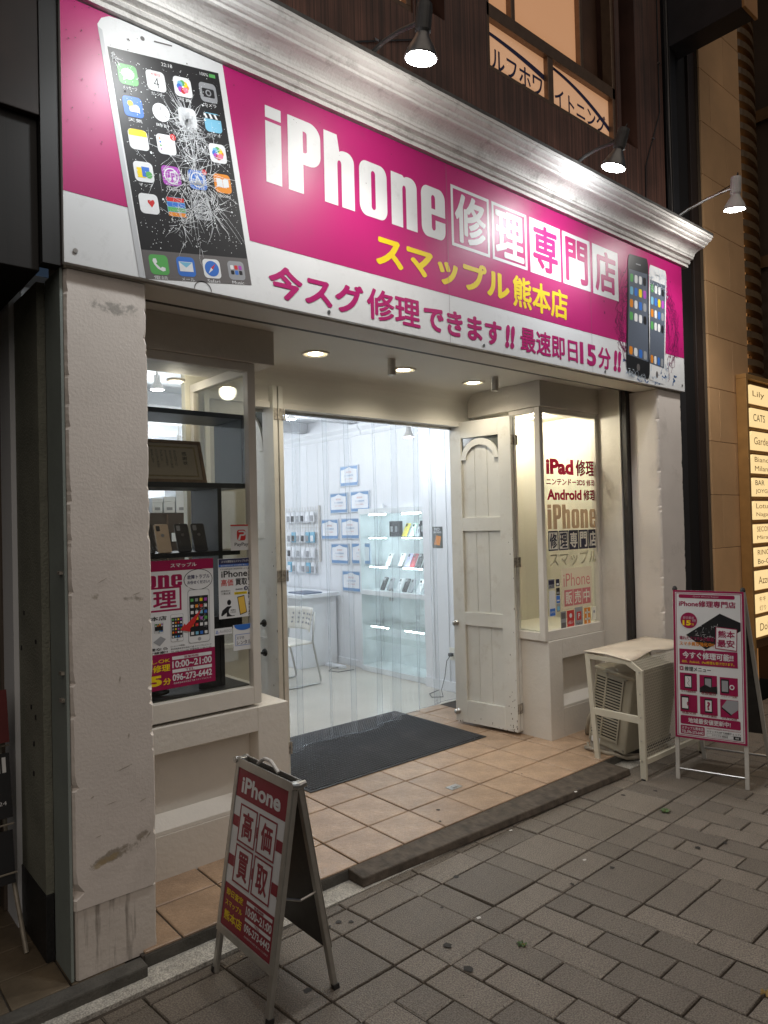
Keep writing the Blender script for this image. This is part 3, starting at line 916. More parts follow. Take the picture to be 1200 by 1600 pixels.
# ------------------------------------------------------------------ folding doors (parts of the shop)
def door_leaf(a, b, z0, z1, full=True, th=0.036):
    """a panelled leaf from corner a (far) to b (near); its visible face looks to the left of a>b"""
    a, b = Vector((*a, 0)), Vector((*b, 0))
    L = (b - a).length
    f = Fr((a.x, a.y, 0), b - a, (0, 0, 1))
    if f.n.x > 0:
        f.n = -f.n
    s0, s1 = 0.112, L - 0.112
    rails = [(z0, z0 + 0.175), (0.862, 0.968), (1.612, 1.720), (z1 - 0.132, z1)]
    mb = MB().box(0, z0, -th, s0, z1, 0, f).box(s1, z0, -th, L, z1, 0, f)
    for q0, q1 in rails:
        mb.box(s0, q0, -th, s1, q1, -0.001, f)
    d = mb.build("door", DOOR_PAINT, shop, bevel=0.0025)
    if full:
        n = 3
        for q0, q1 in ((rails[0][1], rails[1][0]), (rails[1][1], rails[2][0]), (rails[2][1], rails[3][0])):
            for k in range(n):
                u0 = s0 + (s1 - s0) * k / n; u1 = s0 + (s1 - s0) * (k + 1) / n
                MB().box(u0 + .0012, q0, -th + .004, u1 - .0012, q1, -0.020, f).build("plank", DOOR_PAINT, d, bevel=0.002)
        # arched head piece
        zb, zt = rails[2][1] + 0.46, rails[3][0] - 0.012
        cx, r1 = (s0 + s1) / 2, (s1 - s0) / 2
        r0 = r1 - 0.045
        hgt = zt - zb
        mbA = MB()
        N = 16
        for k in range(N):
            t0, t1 = math.pi * k / N, math.pi * (k + 1) / N
            pts = [(cx + r0 * math.cos(t0), zb + (hgt - .05) * math.sin(t0)), (cx + r1 * math.cos(t0), zb + hgt * math.sin(t0)), (cx + r1 * math.cos(t1), zb + hgt * math.sin(t1)), (cx + r0 * math.cos(t1), zb + (hgt - .05) * math.sin(t1))]
            mbA.prism(pts, f, -0.019, -0.001)
        mbA.build("arch_moulding", DOOR_PAINT, d)
        SPG = pm("spandrel_glass", (0.10, 0.105, 0.09), 0.15, 0.1, 5)
        for sgn in (-1, 1):                                  # dark glass in the corners above the arch
            pts = [(cx + sgn * r1 * math.cos(t_), zb + hgt * math.sin(t_)) for t_ in [math.pi / 2 * q / 8 for q in range(9)]] + [(cx, rails[3][0]), (cx + sgn * r1, rails[3][0])]
            MB().poly(pts, f, -0.0185).build("spandrel_pane", SPG, d)
        CHIP = pm("paint_chip", (0.10, 0.07, 0.045), 0.8, 0.4, 50)
        rc_ = random.Random(31)
        mbC = MB()
        for q in range(46):
            v = z0 + .01 + (rc_.random() ** 1.8) * (1.5 if q % 3 else .25)
            u = L - .004 - rc_.random() ** 3 * .07 if q % 4 else rc_.uniform(0, L)
            if q % 4 == 0: v = z0 + rc_.random() ** 2 * .05
            s_ = rc_.uniform(.002, .006)
            mbC.poly([(u + s_ * rc_.uniform(.4, 1) * math.cos(a), v + s_ * rc_.uniform(.6, 2.2) * math.sin(a)) for a in (0, 1.1, 2.2, 3.2, 4.3, 5.3)], f, .0006)
        mbC.build("paint_chips", CHIP, d, kind="stuff")
    for z in (0.22, 1.33, z1 - 0.22):
        MB().box(L - 0.001, z, -th + 0.004, L + 0.004, z + 0.075, -0.004, f).cyl(f.p(L + .006, z, -th - .004), f.p(L + .006, z + .075, -th - .004), .006, n=8).build("hinge", RUST, d)
    return d, f, L
dR, fR, LR = door_leaf((4.165, 1.298), (4.240, 0.727), 0.085, 2.488)
for z in (0.875, 0.165):
    MB().lathe(fR.p(0.028, z, 0), fR.n, [(0.022, 0), (0.022, .004), (.009, .006), (.009, .02), (.019, .026), (.021, .036), (.013, .045), (0, .047)], 14).build("door_knob", STEEL, dR, smooth=True)
door_leaf((4.211, 1.30), (4.286, 0.733), 0.085, 2.488, False)
dL, fL, LL = door_leaf((2.345, 1.74), (2.424, 1.170), 0.085, 2.595)
door_leaf((2.391, 1.745), (2.470, 1.175), 0.085, 2.595, False)
mb = MB()
mb.tube([fL.p(0.44, 1.12, 0.045), fL.p(0.44, 0.80, 0.045)], 0.008, 8)
for z in (1.06, 0.87):
    mb.cyl(fL.p(0.44, z, 0), fL.p(0.44, z, 0.05), 0.008, n=8).lathe(fL.p(0.44, z, 0), fL.n, [(0.026, 0), (0.022, 0.008), (0, 0.012)], 12)
mb.build("pull_handle", DARK, dL)

# ------------------------------------------------------------------ strip curtain
cur = thing("strip_curtain", "clear plastic strip curtain hanging across the shop doorway", "curtain", (3.3, 1.33, 0.1))
seams = [2.50, 2.70, 2.945, 3.13, 3.375, 3.565, 3.80, 3.99, 4.20]
for k in range(8):
    x0, x1 = seams[k] - 0.02, seams[k + 1] + 0.025
    yb = 1.318 + (0.012 if k % 2 else 0.0)
    zb = 0.17 + 0.012 * k + random.uniform(-.015, .02)
    mb = MB()
    vs_, fs = [], []
    nx, nz = 6, 14
    sw = random.uniform(-0.02, 0.02)
    for j in range(nz + 1):
        t = j / nz
        z = 2.45 + (zb - 2.45) * t
        for i in range(nx + 1):
            s = i / nx
            vs_.append((x0 + (x1 - x0) * s + sw * t * t, yb + 0.018 * (1 - (2 * s - 1) ** 2) * (0.4 + 0.6 * t) * (1 if k % 3 else -1) + 0.02 * math.sin(2.2 * t + k), z))
    for j in range(nz):
        fs += [(j * (nx + 1) + i, j * (nx + 1) + i + 1, (j + 1) * (nx + 1) + i + 1, (j + 1) * (nx + 1) + i) for i in range(nx)]
    mb.add(vs_, fs)
    o = mb.build("strip", PVC, cur, smooth=True)
    for i in (0, nx):                                         # whiter tube draws a bright line down each cut edge
        e = MB()
        e.tube([Vector(vs_[j * (nx + 1) + i]) for j in range(nz + 1)], .0015, 5)
        e.build("strip_edge", PVCEDGE, o)
    e = MB().tube([Vector(vs_[nz * (nx + 1) + i]) for i in range(nx + 1)], .0022, 5)
    e.build("strip_edge", PVCEDGE, o)

# ------------------------------------------------------------------ the fascia sign
PRINT = dict(rough=0.40, var=0.03, scale=3, spec=0.5)
MAGENTA = pm("magenta_print", (0.44, 0.011, 0.145), dirt=0.3, dcol=(0.26, 0.05, 0.12), dscale=9, bump=0.05, bscale=5, **PRINT)
PWHITE = pm("white_print", (0.72, 0.73, 0.74), dirt=0.35, dcol=(0.35, 0.34, 0.33), dscale=12, **PRINT)
YELLOW = pm("yellow_print", (0.80, 0.60, 0.015), **PRINT)
BLACKP = pm("black_print", (0.014, 0.014, 0.016), **PRINT)
DOCK = pm("dock_grey", (0.13, 0.12, 0.12), **PRINT)
MAROON = pm("maroon_print", (0.24, 0.010, 0.028), rough=0.35, var=0.05, scale=6)
CRIM = pm("crimson_print", (0.30, 0.010, 0.07), rough=0.35, var=0.05, scale=6)
GREEN = pm("green_print", (0.10, 0.38, 0.10), **PRINT)
BLUE = pm("blue_print", (0.04, 0.16, 0.55), **PRINT)
SKYB = pm("sky_print", (0.18, 0.45, 0.62), **PRINT)
ORANGE = pm("orange_print", (0.70, 0.24, 0.02), **PRINT)
RED = pm("red_print", (0.55, 0.03, 0.03), **PRINT)
PURPLE = pm("purple_print", (0.38, 0.07, 0.42), **PRINT)
GREYP = pm("grey_print", (0.30, 0.31, 0.33), **PRINT)

sign = thing("shop_sign", "long magenta and white fascia sign picturing a cracked white phone", "shop sign", (3.15, -0.03, 2.675))
fS = Fr((0, -0.03, 0), (1, 0, 0), (0, 0, 1))
SZ0, SZ1, SX0, SX1 = 2.675, 3.672, 0.805, 5.487
MB().box(SX0, -0.0297, SZ0, SX1, -0.002, SZ1).build("panel", PWHITE, sign, bevel=0.002)
MB().rect(SX0 + .001, 2.941, SX1 - .001, SZ1 - .001, fS, .0006).build("magenta_field", MAGENTA, sign)
mb = MB()
for x in (2.82, 4.195):
    mb.rect(x, SZ0 + .001, x + .0022, SZ1 - .001, fS, .0042)
mb.each("panel_seam", pm("seam_grey", (0.22, 0.15, 0.18), 0.6), sign)
mb = MB()
for x, z in ((0.845, 2.725), (2.0, 2.70), (3.1, 2.70), (4.35, 2.70), (5.44, 2.72)):
    mb.cyl((x, -0.0305, z), (x, -0.034, z), 0.009, n=10)
mb.each("screw", STEEL, sign)
# the large phone
ph = MB()
c = [(1.107, SZ0 + .001), (1.621, SZ0 + .001), (1.465, SZ1 - .001)]
tl = [(1.03, SZ1 - .001), (0.985, 3.665), (0.955, 3.645), (0.940, 3.615)]
ph.poly(c + tl, fS, .0016)
phone = ph.build("phone_picture", PWHITE, sign)
MB().poly([(1.085, SZ0 + .002), (1.107, SZ0 + .002), (0.958, 3.60), (0.941, 3.607)], fS, .0019).build("phone_edge", pm("phone_edge", (0.50, 0.51, 0.53), **PRINT), phone)
TL, TR, BR, BL = (0.976, 3.544), (1.444, 3.625), (1.584, 2.745), (1.110, 2.677)
MB().poly([BL, BR, TR, TL], fS, .0022).build("screen", BLACKP, phone)
def scr(s, t):
    """point on the drawn screen, s across, t down"""
    a = (TL[0] + (TR[0] - TL[0]) * s, TL[1] + (TR[1] - TL[1]) * s)
    b = (BL[0] + (BR[0] - BL[0]) * s, BL[1] + (BR[1] - BL[1]) * s)
    return (a[0] + (b[0] - a[0]) * t, a[1] + (b[1] - a[1]) * t)
MB().poly([scr(0, 1), scr(1, 1), scr(1, .873), scr(0, .873)], fS, .0027).build("dock", DOCK, phone)
MB().poly(ell(1.115, 3.633, .009, n=12), fS, .0027).build("lens", DOCK, phone)
MB().poly([(1.162, 3.639), (1.238, 3.652), (1.238, 3.658), (1.162, 3.645)], fS, .0027).build("earpiece", DOCK, phone)
fit(loops([ell(1.353, 2.676, .040, n=24, a0=0, a1=180) + list(reversed(ell(1.353, 2.676, .036, n=24, a0=0, a1=180)))]), 1.313, 2.677, 1.393, 2.716, fS, .0027).build("home_button", DOCK, phone)
class Sub:
    """icon square drawn on the skewed screen; (u,v) in -1..1"""
    def __init__(s, sc, tc, hs, ht):
        s.sc, s.tc, s.hs, s.ht = sc, tc, hs, ht
    def p(s, u, v, w=0):
        a = scr(s.sc + u * s.hs, s.tc - v * s.ht)
        return fS.p(a[0], a[1], w)
RAINBOW = [ORANGE, YELLOW, GREEN, SKYB, BLUE, PURPLE, RED, pm("pink_print", (0.7, 0.2, 0.3), **PRINT)]
def icon(s, t, kind):
    f = Sub(s, t, 0.083, 0.0445)
    basec = dict(msg=GREEN, cal=PWHITE, photo=PWHITE, cam=GREYP, wx=BLUE, clock=None, white=PWHITE, clap=SKYB, note=PWHITE, rem=PWHITE, maps=PWHITE, music=PURPLE, store=BLUE, book=ORANGE, health=PWHITE, wallet=SKYB, gear=GREYP, tel=GREEN, mail=BLUE, comp=PWHITE, folder=GREYP)[kind]
    o = MB().poly(rrect(-1, -1, 1, 1, .42) if basec else ell(0, 0, .92), f, .0030).build("app_icon", basec or PWHITE, phone)
    def add(pts, m, w=.0034):
        MB().poly(pts, f, w).build("icon_mark", m, o)
    if kind == 'msg': add(ell(0, .08, .66, .54), PWHITE); add([(-.5, -.2), (-.1, -.4), (-.55, -.62)], PWHITE)
    if kind == 'cal': fit(glyphs("4", -.01), -.28, -.7, .28, .35, f, .0034).build("icon_mark", BLACKP, o); fit(glyphs("木曜日", 0), -.5, .48, .5, .78, f, .0034).build("icon_mark", RED, o)
    if kind == 'photo':
        for k in range(8):
            a = math.radians(45 * k)
            add(ell(.4 * math.cos(a), .4 * math.sin(a), .3, .3, 10), RAINBOW[k], .0034 + .00004 * k)
    if kind == 'cam': add(rrect(-.72, -.5, .72, .42, .15), BLACKP); add(ell(0, -.04, .34), GREYP, .0037); add(ell(0, -.04, .2), BLACKP, .004)
    if kind == 'wx': add(ell(-.25, .3, .3), YELLOW); add(ell(-.1, -.2, .34, .28), PWHITE, .0037); add(ell(.3, -.12, .34, .36), PWHITE, .0038); add(rrect(-.42, -.5, .62, -.2, .12), PWHITE, .0039)
    if kind == 'clock': add([(-.03, 0), (.03, 0), (.03, .6), (-.03, .6)], BLACKP); add([(0, -.04), (.6, -.45), (.55, -.5), (-.04, 0)], BLACKP, .0036)
    if kind == 'clap': add([(-1, .35), (1, .35), (1, .9), (-1, .9)], BLACKP); [add([(-.8 + k * .6, .4), (-.55 + k * .6, .4), (-.75 + k * .6, .88), (-1 + k * .6, .88)], PWHITE, .0037) for k in range(3)]
    if kind == 'note': add([(-.95, .35), (.95, .35), (.9, .85), (.6, 1), (-.6, 1), (-.9, .85)], YELLOW)
    if kind == 'rem':
        for k, m in enumerate((ORANGE, BLUE, GREEN, PURPLE)): add(ell(-.62, .55 - k * .36, .1, n=8), m)
        add(ell(.85, .85, .34, n=12), RED, .0037); fit(glyphs("2", 0), .74, .66, .96, 1.04, f, .0041).build("icon_mark", PWHITE, o)
    if kind == 'maps': add([(-.7, -.6), (.1, -.6), (.1, .4), (-.7, .4)], YELLOW); add([(-.2, -.5), (.6, -.5), (.6, .5), (-.2, .5)], BLUE, .0036); add(ell(.5, -.25, .35), GREEN, .0038)
    if kind == 'music': fit(loops([ell(0, 0, .8), ell(0, 0, .68)]), -.8, -.8, .8, .8, f, .0034).build("icon_mark", PWHITE, o); add(ell(-.25, -.35, .17), PWHITE); add(ell(.28, -.27, .17), PWHITE); add([(-.14, -.35), (-.06, -.35), (-.06, .3), (.37, .38), (.37, -.27), (.45, -.27), (.45, .55), (-.14, .42)], PWHITE, .0035)
    if kind == 'store': fit(loops([ell(0, 0, .8), ell(0, 0, .68)]), -.8, -.8, .8, .8, f, .0034).build("icon_mark", PWHITE, o); fit(glyphs("A", 0), -.42, -.4, .42, .45, f, .0034).build("icon_mark", PWHITE, o); add(ell(.9, .9, .3, n=12), RED, .0037)
    if kind == 'book': add([(0, -.45), (-.7, -.3), (-.7, .5), (-.3, .55), (0, .4)], PWHITE); add([(.04, -.45), (.74, -.3), (.74, .5), (.34, .55), (.04, .4)], PWHITE)
    if kind == 'health': add([(.25, -.35), (.62, .15), (.55, .4), (.35, .42), (.25, .3), (.12, .42), (-.08, .38), (-.12, .15)], RED)
    if kind == 'wallet':
        for k, m in enumerate((RED, BLUE, GREEN, ORANGE)): add([(-.95, .95 - .5 * k - .42), (.95, .95 - .5 * k - .42), (.95, .95 - .5 * k), (-.95, .95 - .5 * k)], m, .0034)
    if kind == 'gear':
        for r in (.85, .55, .25): fit(loops([ell(0, 0, r), ell(0, 0, r - .14)]), -r, -r, r, r, f, .0034).build("icon_mark", BLACKP, o)
    if kind == 'tel': fit(glyphs("☎", 0), -.01, -.01, 0, 0, f, .003) if False else add([(-.55, .6), (-.25, .62), (-.15, .25), (-.32, .1), (.12, -.34), (.28, -.18), (.62, -.28), (.6, -.58), (.3, -.66), (-.2, -.4), (-.5, 0), (-.64, .35)], PWHITE)
    if kind == 'mail': add([(-.75, -.5), (.75, -.5), (.75, .5), (-.75, .5)], PWHITE); add([(-.7, .45), (.7, .45), (0, -.1)], SKYB, .0037)
    if kind == 'comp': add(ell(0, 0, .82), BLUE); add([(-.5, -.55), (.1, .05), (-.05, -.1)], PWHITE, .0037); add([(.5, .55), (-.1, .1), (.1, -.1)], RED, .0037); add([(-.5, -.55), (-.1, .1), (.1, -.1)], PWHITE, .0039)
    if kind == 'folder':
        for k in range(6): add(rrect(-.7 + (k % 3) * .5, .1 - (k // 3) * .55, -.3 + (k % 3) * .5, .55 - (k // 3) * .55, .1, 3), (PWHITE, RED, PURPLE, BLACKP, BLUE, BLACKP)[k])
rows = [(.105, ['msg', 'cal', 'photo', 'cam']), (.243, ['wx', 'clock', 'white', 'clap']), (.385, ['note', 'rem', None, 'photo']), (.525, ['maps', 'music', 'store', 'book']), (.665, ['health', 'wallet', 'gear', None]), (.935, ['tel', 'mail', 'comp', 'folder'])]
CAP = {0: ["メッセージ", "カレンダー", "写真", "カメラ"], 1: ["天気", "時計", "地図", "ビデオ"], 3: ["マップ", "iTunes", "App", "iBooks"], 5: ["電話", "メール", "Safari", "Music"]}
for ri, (t, ks) in enumerate(rows):
    for ci, k in enumerate(ks):
        s = .135 + .243 * ci
        if k:
            icon(s, t, k)
        if ri in CAP:
            f = Sub(s, t + .058, .075, .010)
            fit(glyphs(CAP[ri][ci], 0), -.8, -.8, .8, .8, f, .0031).build("icon_caption", PWHITE, phone)
f = Sub(.5, .022, .07, .011); fit(glyphs("22:18", 0), -.7, -.7, .7, .7, f, .0031).build("status_text", PWHITE, phone)
f = Sub(.86, .022, .05, .009); fit(glyphs("100%", 0), -1, -.8, .6, .8, f, .0031).build("status_text", PWHITE, phone)
MB().poly([(.93 - .03, 0), (.93 + .03, 0), (.93 + .03, 1), (.93 - .03, 1)], type('q', (), {'p': staticmethod(lambda u, v, w=0: fS.p(*scr(u, .03 - v * .016), w))})(), .0031).build("battery_mark", GREEN, phone)
# cracks
CR = pm("crack_white", (0.78, 0.80, 0.82), rough=0.4, var=0.1)
rk = random.Random(21)
mb = MB()
def crack(p, ang, ln, wd):
    x, y = p
    step = ln / 5
    for k in range(5):
        ang += rk.gauss(0, .13)
        nx_, ny_ = x + math.cos(ang) * step, y + math.sin(ang) * step
        w0 = wd * (1 - k / 5) + .0002; w1 = wd * (1 - (k + 1) / 5) + .0001
        a = ang + math.pi / 2
        pts = [(x + math.cos(a) * w0, y + math.sin(a) * w0), (x - math.cos(a) * w0, y - math.sin(a) * w0), (nx_ - math.cos(a) * w1, ny_ - math.sin(a) * w1), (nx_ + math.cos(a) * w1, ny_ + math.sin(a) * w1)]
        inside = all(SZ0 + .01 < q[1] for q in pts) and (lambda q: BL[0] + (TL[0] - BL[0]) * (q[1] - BL[1]) / (TL[1] - BL[1]) + .01 < q[0] < BR[0] + (TR[0] - BR[0]) * (q[1] - BR[1]) / (TR[1] - BR[1]) - .01 and q[1] < TL[1] + (TR[1] - TL[1]) * (q[0] - TL[0]) / (TR[0] - TL[0]) - .02)(((x + nx_) / 2, (y + ny_) / 2))
        if inside:
            mb.poly(pts, fS, .0046)
        x, y = nx_, ny_
for s, t, n, ln, wd, spread in ((.62, .25, 120, .085, .0013, .020), (.66, .33, 90, .075, .0012, .030), (.58, .30, 70, .06, .0010, .030), (.62, .44, 60, .09, .0009, .035), (.50, .545, 90, .075, .0011, .035), (.66, .545, 70, .075, .0010, .035), (.70, .66, 90, .08, .0011, .035), (.52, .67, 70, .08, .0010, .035), (.40, .74, 50, .07, .0009, .035), (.03, .035, 40, .04, .0012, .010), (.60, .50, 26, .34, .0007, .05), (.55, .80, 22, .09, .0007, .05), (.80, .40, 24, .12, .0007, .05), (.28, .52, 20, .08, .0007, .04)):
    c0 = scr(s, t)
    for k in range(n):
        rad = abs(rk.gauss(0, spread)); a = rk.uniform(0, 6.28)
        q0 = (c0[0] + rad * math.cos(a), c0[1] + rad * math.sin(a))
        tang = rk.random() < .35                              # short chords between the rays make the web
        crack(q0, a + (math.pi / 2 if tang else rk.gauss(0, .25)), ln * (.25 if tang else 1) * rk.uniform(.25, 1.1), wd * rk.uniform(.35, 1.2))
for k in range(620):
    c0 = scr(rk.uniform(.03, .97), rk.uniform(.03, .86))
    r = rk.uniform(.0006, .0022) * (2.0 if rk.random() < .06 else 1)
    mb.poly([(c0[0] + r * rk.uniform(.5, 1.6) * math.cos(a), c0[1] + r * rk.uniform(.5, 1.6) * math.sin(a)) for a in (0, 1.2, 2.5, 3.9, 5.2)], fS, .0047)
mb.build("crack_lines", CR, phone, kind="stuff")
# words
fit(HEAVY, 1.671, 3.228, 2.808, 3.574, fS, .0016).build("lettering", PWHITE, sign)
boxes = [(2.856, 3.175), (3.199, 3.523), (3.553, 3.868), (3.892, 4.205), (4.233, 4.551)]
for k, (ch, (x0, x1)) in enumerate(zip("修理専門店", boxes)):
    if k < 2:
        fit(loops([[(x0, 3.224), (x1, 3.224), (x1, 3.566), (x0, 3.566)], [(x0 + .018, 3.242), (x0 + .018, 3.548), (x1 - .018, 3.548), (x1 - .018, 3.242)]]), x0, 3.224, x1, 3.566, fS, .0016).build("character_box", PWHITE, sign)
        txt(fS, ch, x0 + .030, 3.255, x1 - .030, 3.536, PWHITE, .0016, sign, .030)
    else:
        MB().rect(x0, 3.222, x1, 3.566, fS, .0016).build("character_box", PWHITE, sign)
        txt(fS, ch, x0 + .030, 3.250, x1 - .030, 3.540, MAGENTA, .0024, sign, .030)
txt(fS, "スマップル", 2.300, 2.990, 3.345, 3.165, YELLOW, .0016, sign, .046)
txt(fS, "熊本店", 3.375, 2.980, 3.932, 3.172, YELLOW, .0016, sign, .030)
txt(fS, "今スグ", 1.671, 2.712, 2.215, 2.862, MAGENTA, .0016, sign, .042)
txt(fS, "修理", 2.235, 2.712, 2.600, 2.870, MAGENTA, .0016, sign, .026)
txt(fS, "できます", 2.625, 2.715, 3.262, 2.856, MAGENTA, .0016, sign, .046)
txt(fS, "!!", 3.288, 2.716, 3.372, 2.856, MAGENTA, .0016, sign, .05, slant=.12)
txt(fS, "最速即日", 3.434, 2.716, 4.03, 2.868, MAGENTA, .0016, sign, .026)
txt(fS, "15", 4.055, 2.718, 4.245, 2.864, MAGENTA, .0016, sign, .036)
txt(fS, "分", 4.270, 2.716, 4.425, 2.866, MAGENTA, .0016, sign, .030)
txt(fS, "!!", 4.455, 2.716, 4.548, 2.868, MAGENTA, .0016, sign, .05, slant=.12)
# wet phones at the right end
PLUM = pm("splash_plum", (0.17, 0.008, 0.075), **PRINT)
SPLB = pm("splash_blue", (0.08, 0.16, 0.34), **PRINT)
SPLW = pm("splash_white", (0.55, 0.62, 0.70), **PRINT)
rw = random.Random(5)
mb, mb2, mb3 = MB(), MB(), MB()
def ribbon(m_, pts, w, lay):
    for (a, b) in zip(pts, pts[1:]):
        d = Vector((b[0] - a[0], b[1] - a[1])); 
        if d.length < 1e-5: continue
        nrm = Vector((-d.y, d.x)).normalized() * w * rw.uniform(.3, 1.2)
        m_.poly([(a[0] + nrm.x, a[1] + nrm.y), (a[0] - nrm.x, a[1] - nrm.y), (b[0] - nrm.x * .6, b[1] - nrm.y * .6), (b[0] + nrm.x * .6, b[1] + nrm.y * .6)], fS, lay)
for side in (-1, 1):
    for k in range(34):
        cx = 4.80 if side < 0 else 5.10
        r0 = rw.uniform(.12, .30)
        a0 = rw.uniform(-70, 60)
        pts = []
        for q in range(9):
            a = math.radians(a0 + q * rw.uniform(4, 10))
            rr = r0 * (1 + .08 * rw.gauss(0, 1))
            pts.append((min(cx + side * rr * math.cos(a) * 1.05, 5.475), 3.12 + rr * 1.35 * math.sin(a)))
        ribbon(mb, pts, .0032, .0010 + .00001 * k)
for k in range(60):
    x = rw.uniform(4.36, 5.46); z = 2.98 + rw.random() ** 2 * .6
    r = rw.uniform(.002, .008)
    mb.poly(ell(x, z, r, r * rw.uniform(.6, 1.6), 8), fS, .0014)
for k in range(90):
    x = rw.gauss(4.93, .20); z = 2.70 + abs(rw.gauss(0, .07))
    if not 4.5 < x < 5.46: continue
    pts = [(x, z)]
    for q in range(5):
        pts.append((pts[-1][0] + rw.uniform(-.02, .035), max(2.682, pts[-1][1] + rw.uniform(-.02, .035))))
    ribbon((mb2, mb3)[k % 2], pts, .006, .0012 + .00001 * k)
mb.build("splash_picture", PLUM, sign, kind="stuff")
mb2.build("splash_picture", SPLB, sign, kind="stuff")
mb3.build("splash_picture", SPLW, sign, kind="stuff")
def small_phone(q, body, w, icons=True):
    """q: BL BR TR TL corners"""
    (bl, br, tr, tl_) = q
    def pt(s, t):
        a = (tl_[0] + (tr[0] - tl_[0]) * s, tl_[1] + (tr[1] - tl_[1]) * s)
        b = (bl[0] + (br[0] - bl[0]) * s, bl[1] + (br[1] - bl[1]) * s)
        return (a[0] + (b[0] - a[0]) * t, a[1] + (b[1] - a[1]) * t)
    class F_:
        @staticmethod
        def p(u, v, w_=0):
            a = pt(u, 1 - v); return fS.p(a[0], a[1], w_)
    o = MB().poly(rrect(0, 0, 1, 1, .09), F_, w).build("phone_picture", body, sign)
    MB().poly([(.06, .14), (.94, .14), (.94, .87), (.06, .87)], F_, w + .0005).build("screen", pm("screen_slate", (.10, .12, .16), **PRINT), o)
    cols_ = [GREEN, PWHITE, YELLOW, BLACKP, SKYB, PWHITE, BLUE, PURPLE, ORANGE, BLUE, PWHITE, GREYP]
    for r in range(6):
        if r == 4: continue
        for c_ in range(4):
            y = .80 - r * .108 if r < 4 else .185
            MB().poly(rrect(.11 + c_ * .205, y - .034, .11 + c_ * .205 + .15, y + .034, .032, 3), F_, w + .001).build("app_icon", cols_[(r * 4 + c_ * 5) % 12], o)
    MB().poly(ell(.5, .065, .07, .03, 12), F_, w + .0005).build("home_button", DOCK, o)
    MB().poly([(.38, .925), (.62, .925), (.62, .935), (.38, .935)], F_, w + .0005).build("earpiece", GREYP, o)
small_phone([(4.93, 2.712), (5.165, 2.695), (5.245, 3.585), (4.985, 3.585)], PWHITE, .0020)
small_phone([(4.615, 2.738), (4.945, 2.712), (4.970, 3.618), (4.690, 3.598)], BLACKP, .0040)
mb = MB()
for k in range(40):
    t = rw.random(); x = 4.99 + .24 * rw.random(); z = 3.40 + .17 * rw.random()
    pts = [(x, z)]
    for q in range(4): pts.append((pts[-1][0] + rw.uniform(-.02, .02), pts[-1][1] + rw.uniform(-.03, .015)))
    ribbon(mb, pts, .0022, .0038)
for k in range(16):
    x = 4.62 + .3 * rw.random(); pts = [(x, 2.70)]
    for q in range(4): pts.append((pts[-1][0] + rw.uniform(-.03, .03), pts[-1][1] + rw.uniform(0, .02)))
    ribbon(mb, pts, .003, .0062)
mb.build("splash_picture", SPLW, sign, kind="stuff")

# grime flecks along the top of the sign
rf = random.Random(77)
mb = MB()
for k in range(90):
    x = SX0 + .02 + (rf.random() ** 2.2) * 4.5; z = SZ1 - .01 - abs(rf.gauss(0, .13))
    if x < .95: z = SZ1 - .01 - rf.random() ** 1.6 * .5
    if z < 2.95: continue
    r = rf.uniform(.0006, .0022)
    mb.poly([(x + r * rf.uniform(.5, 2.2) * math.cos(a), z + r * rf.uniform(.5, 2.2) * math.sin(a)) for a in (0, 1.2, 2.5, 3.9, 5.2)], fS, .0050)
mb.build("grime_flecks", pm("grime", (.06, .04, .045), .8), sign, kind="stuff")
# ------------------------------------------------------------------ lamps
def point(name, loc, w, c, r, parent, spot=None, aim=None, blend=0.6):
    d = bpy.data.lights.new(name, 'SPOT' if spot else 'POINT')
    d.energy = w; d.color = c; d.shadow_soft_size = r
    o = bpy.data.objects.new(name, d)
    col.objects.link(o)
    if spot:
        d.spot_size = math.radians(spot); d.spot_blend = blend
        o.rotation_euler = (-(Vector(aim) - Vector(loc))).to_track_quat('Z', 'Y').to_euler()
    o.parent = parent
    o.location = Vector(loc) - root_loc(parent)
    return o
BULB = emit("lamp_face", (1.0, 0.98, 0.93), 40)
LAMPBODY = pm("lamp_body", (0.05, 0.047, 0.044), 0.5, 0.2, 20)
REFL = pm("lamp_reflector", (0.16, 0.155, 0.15), 0.35, 0.1, 20, metal=0.6)
LAMPWHITE = pm("lamp_body_pale", (0.55, 0.53, 0.50), 0.45, 0.1, 20)
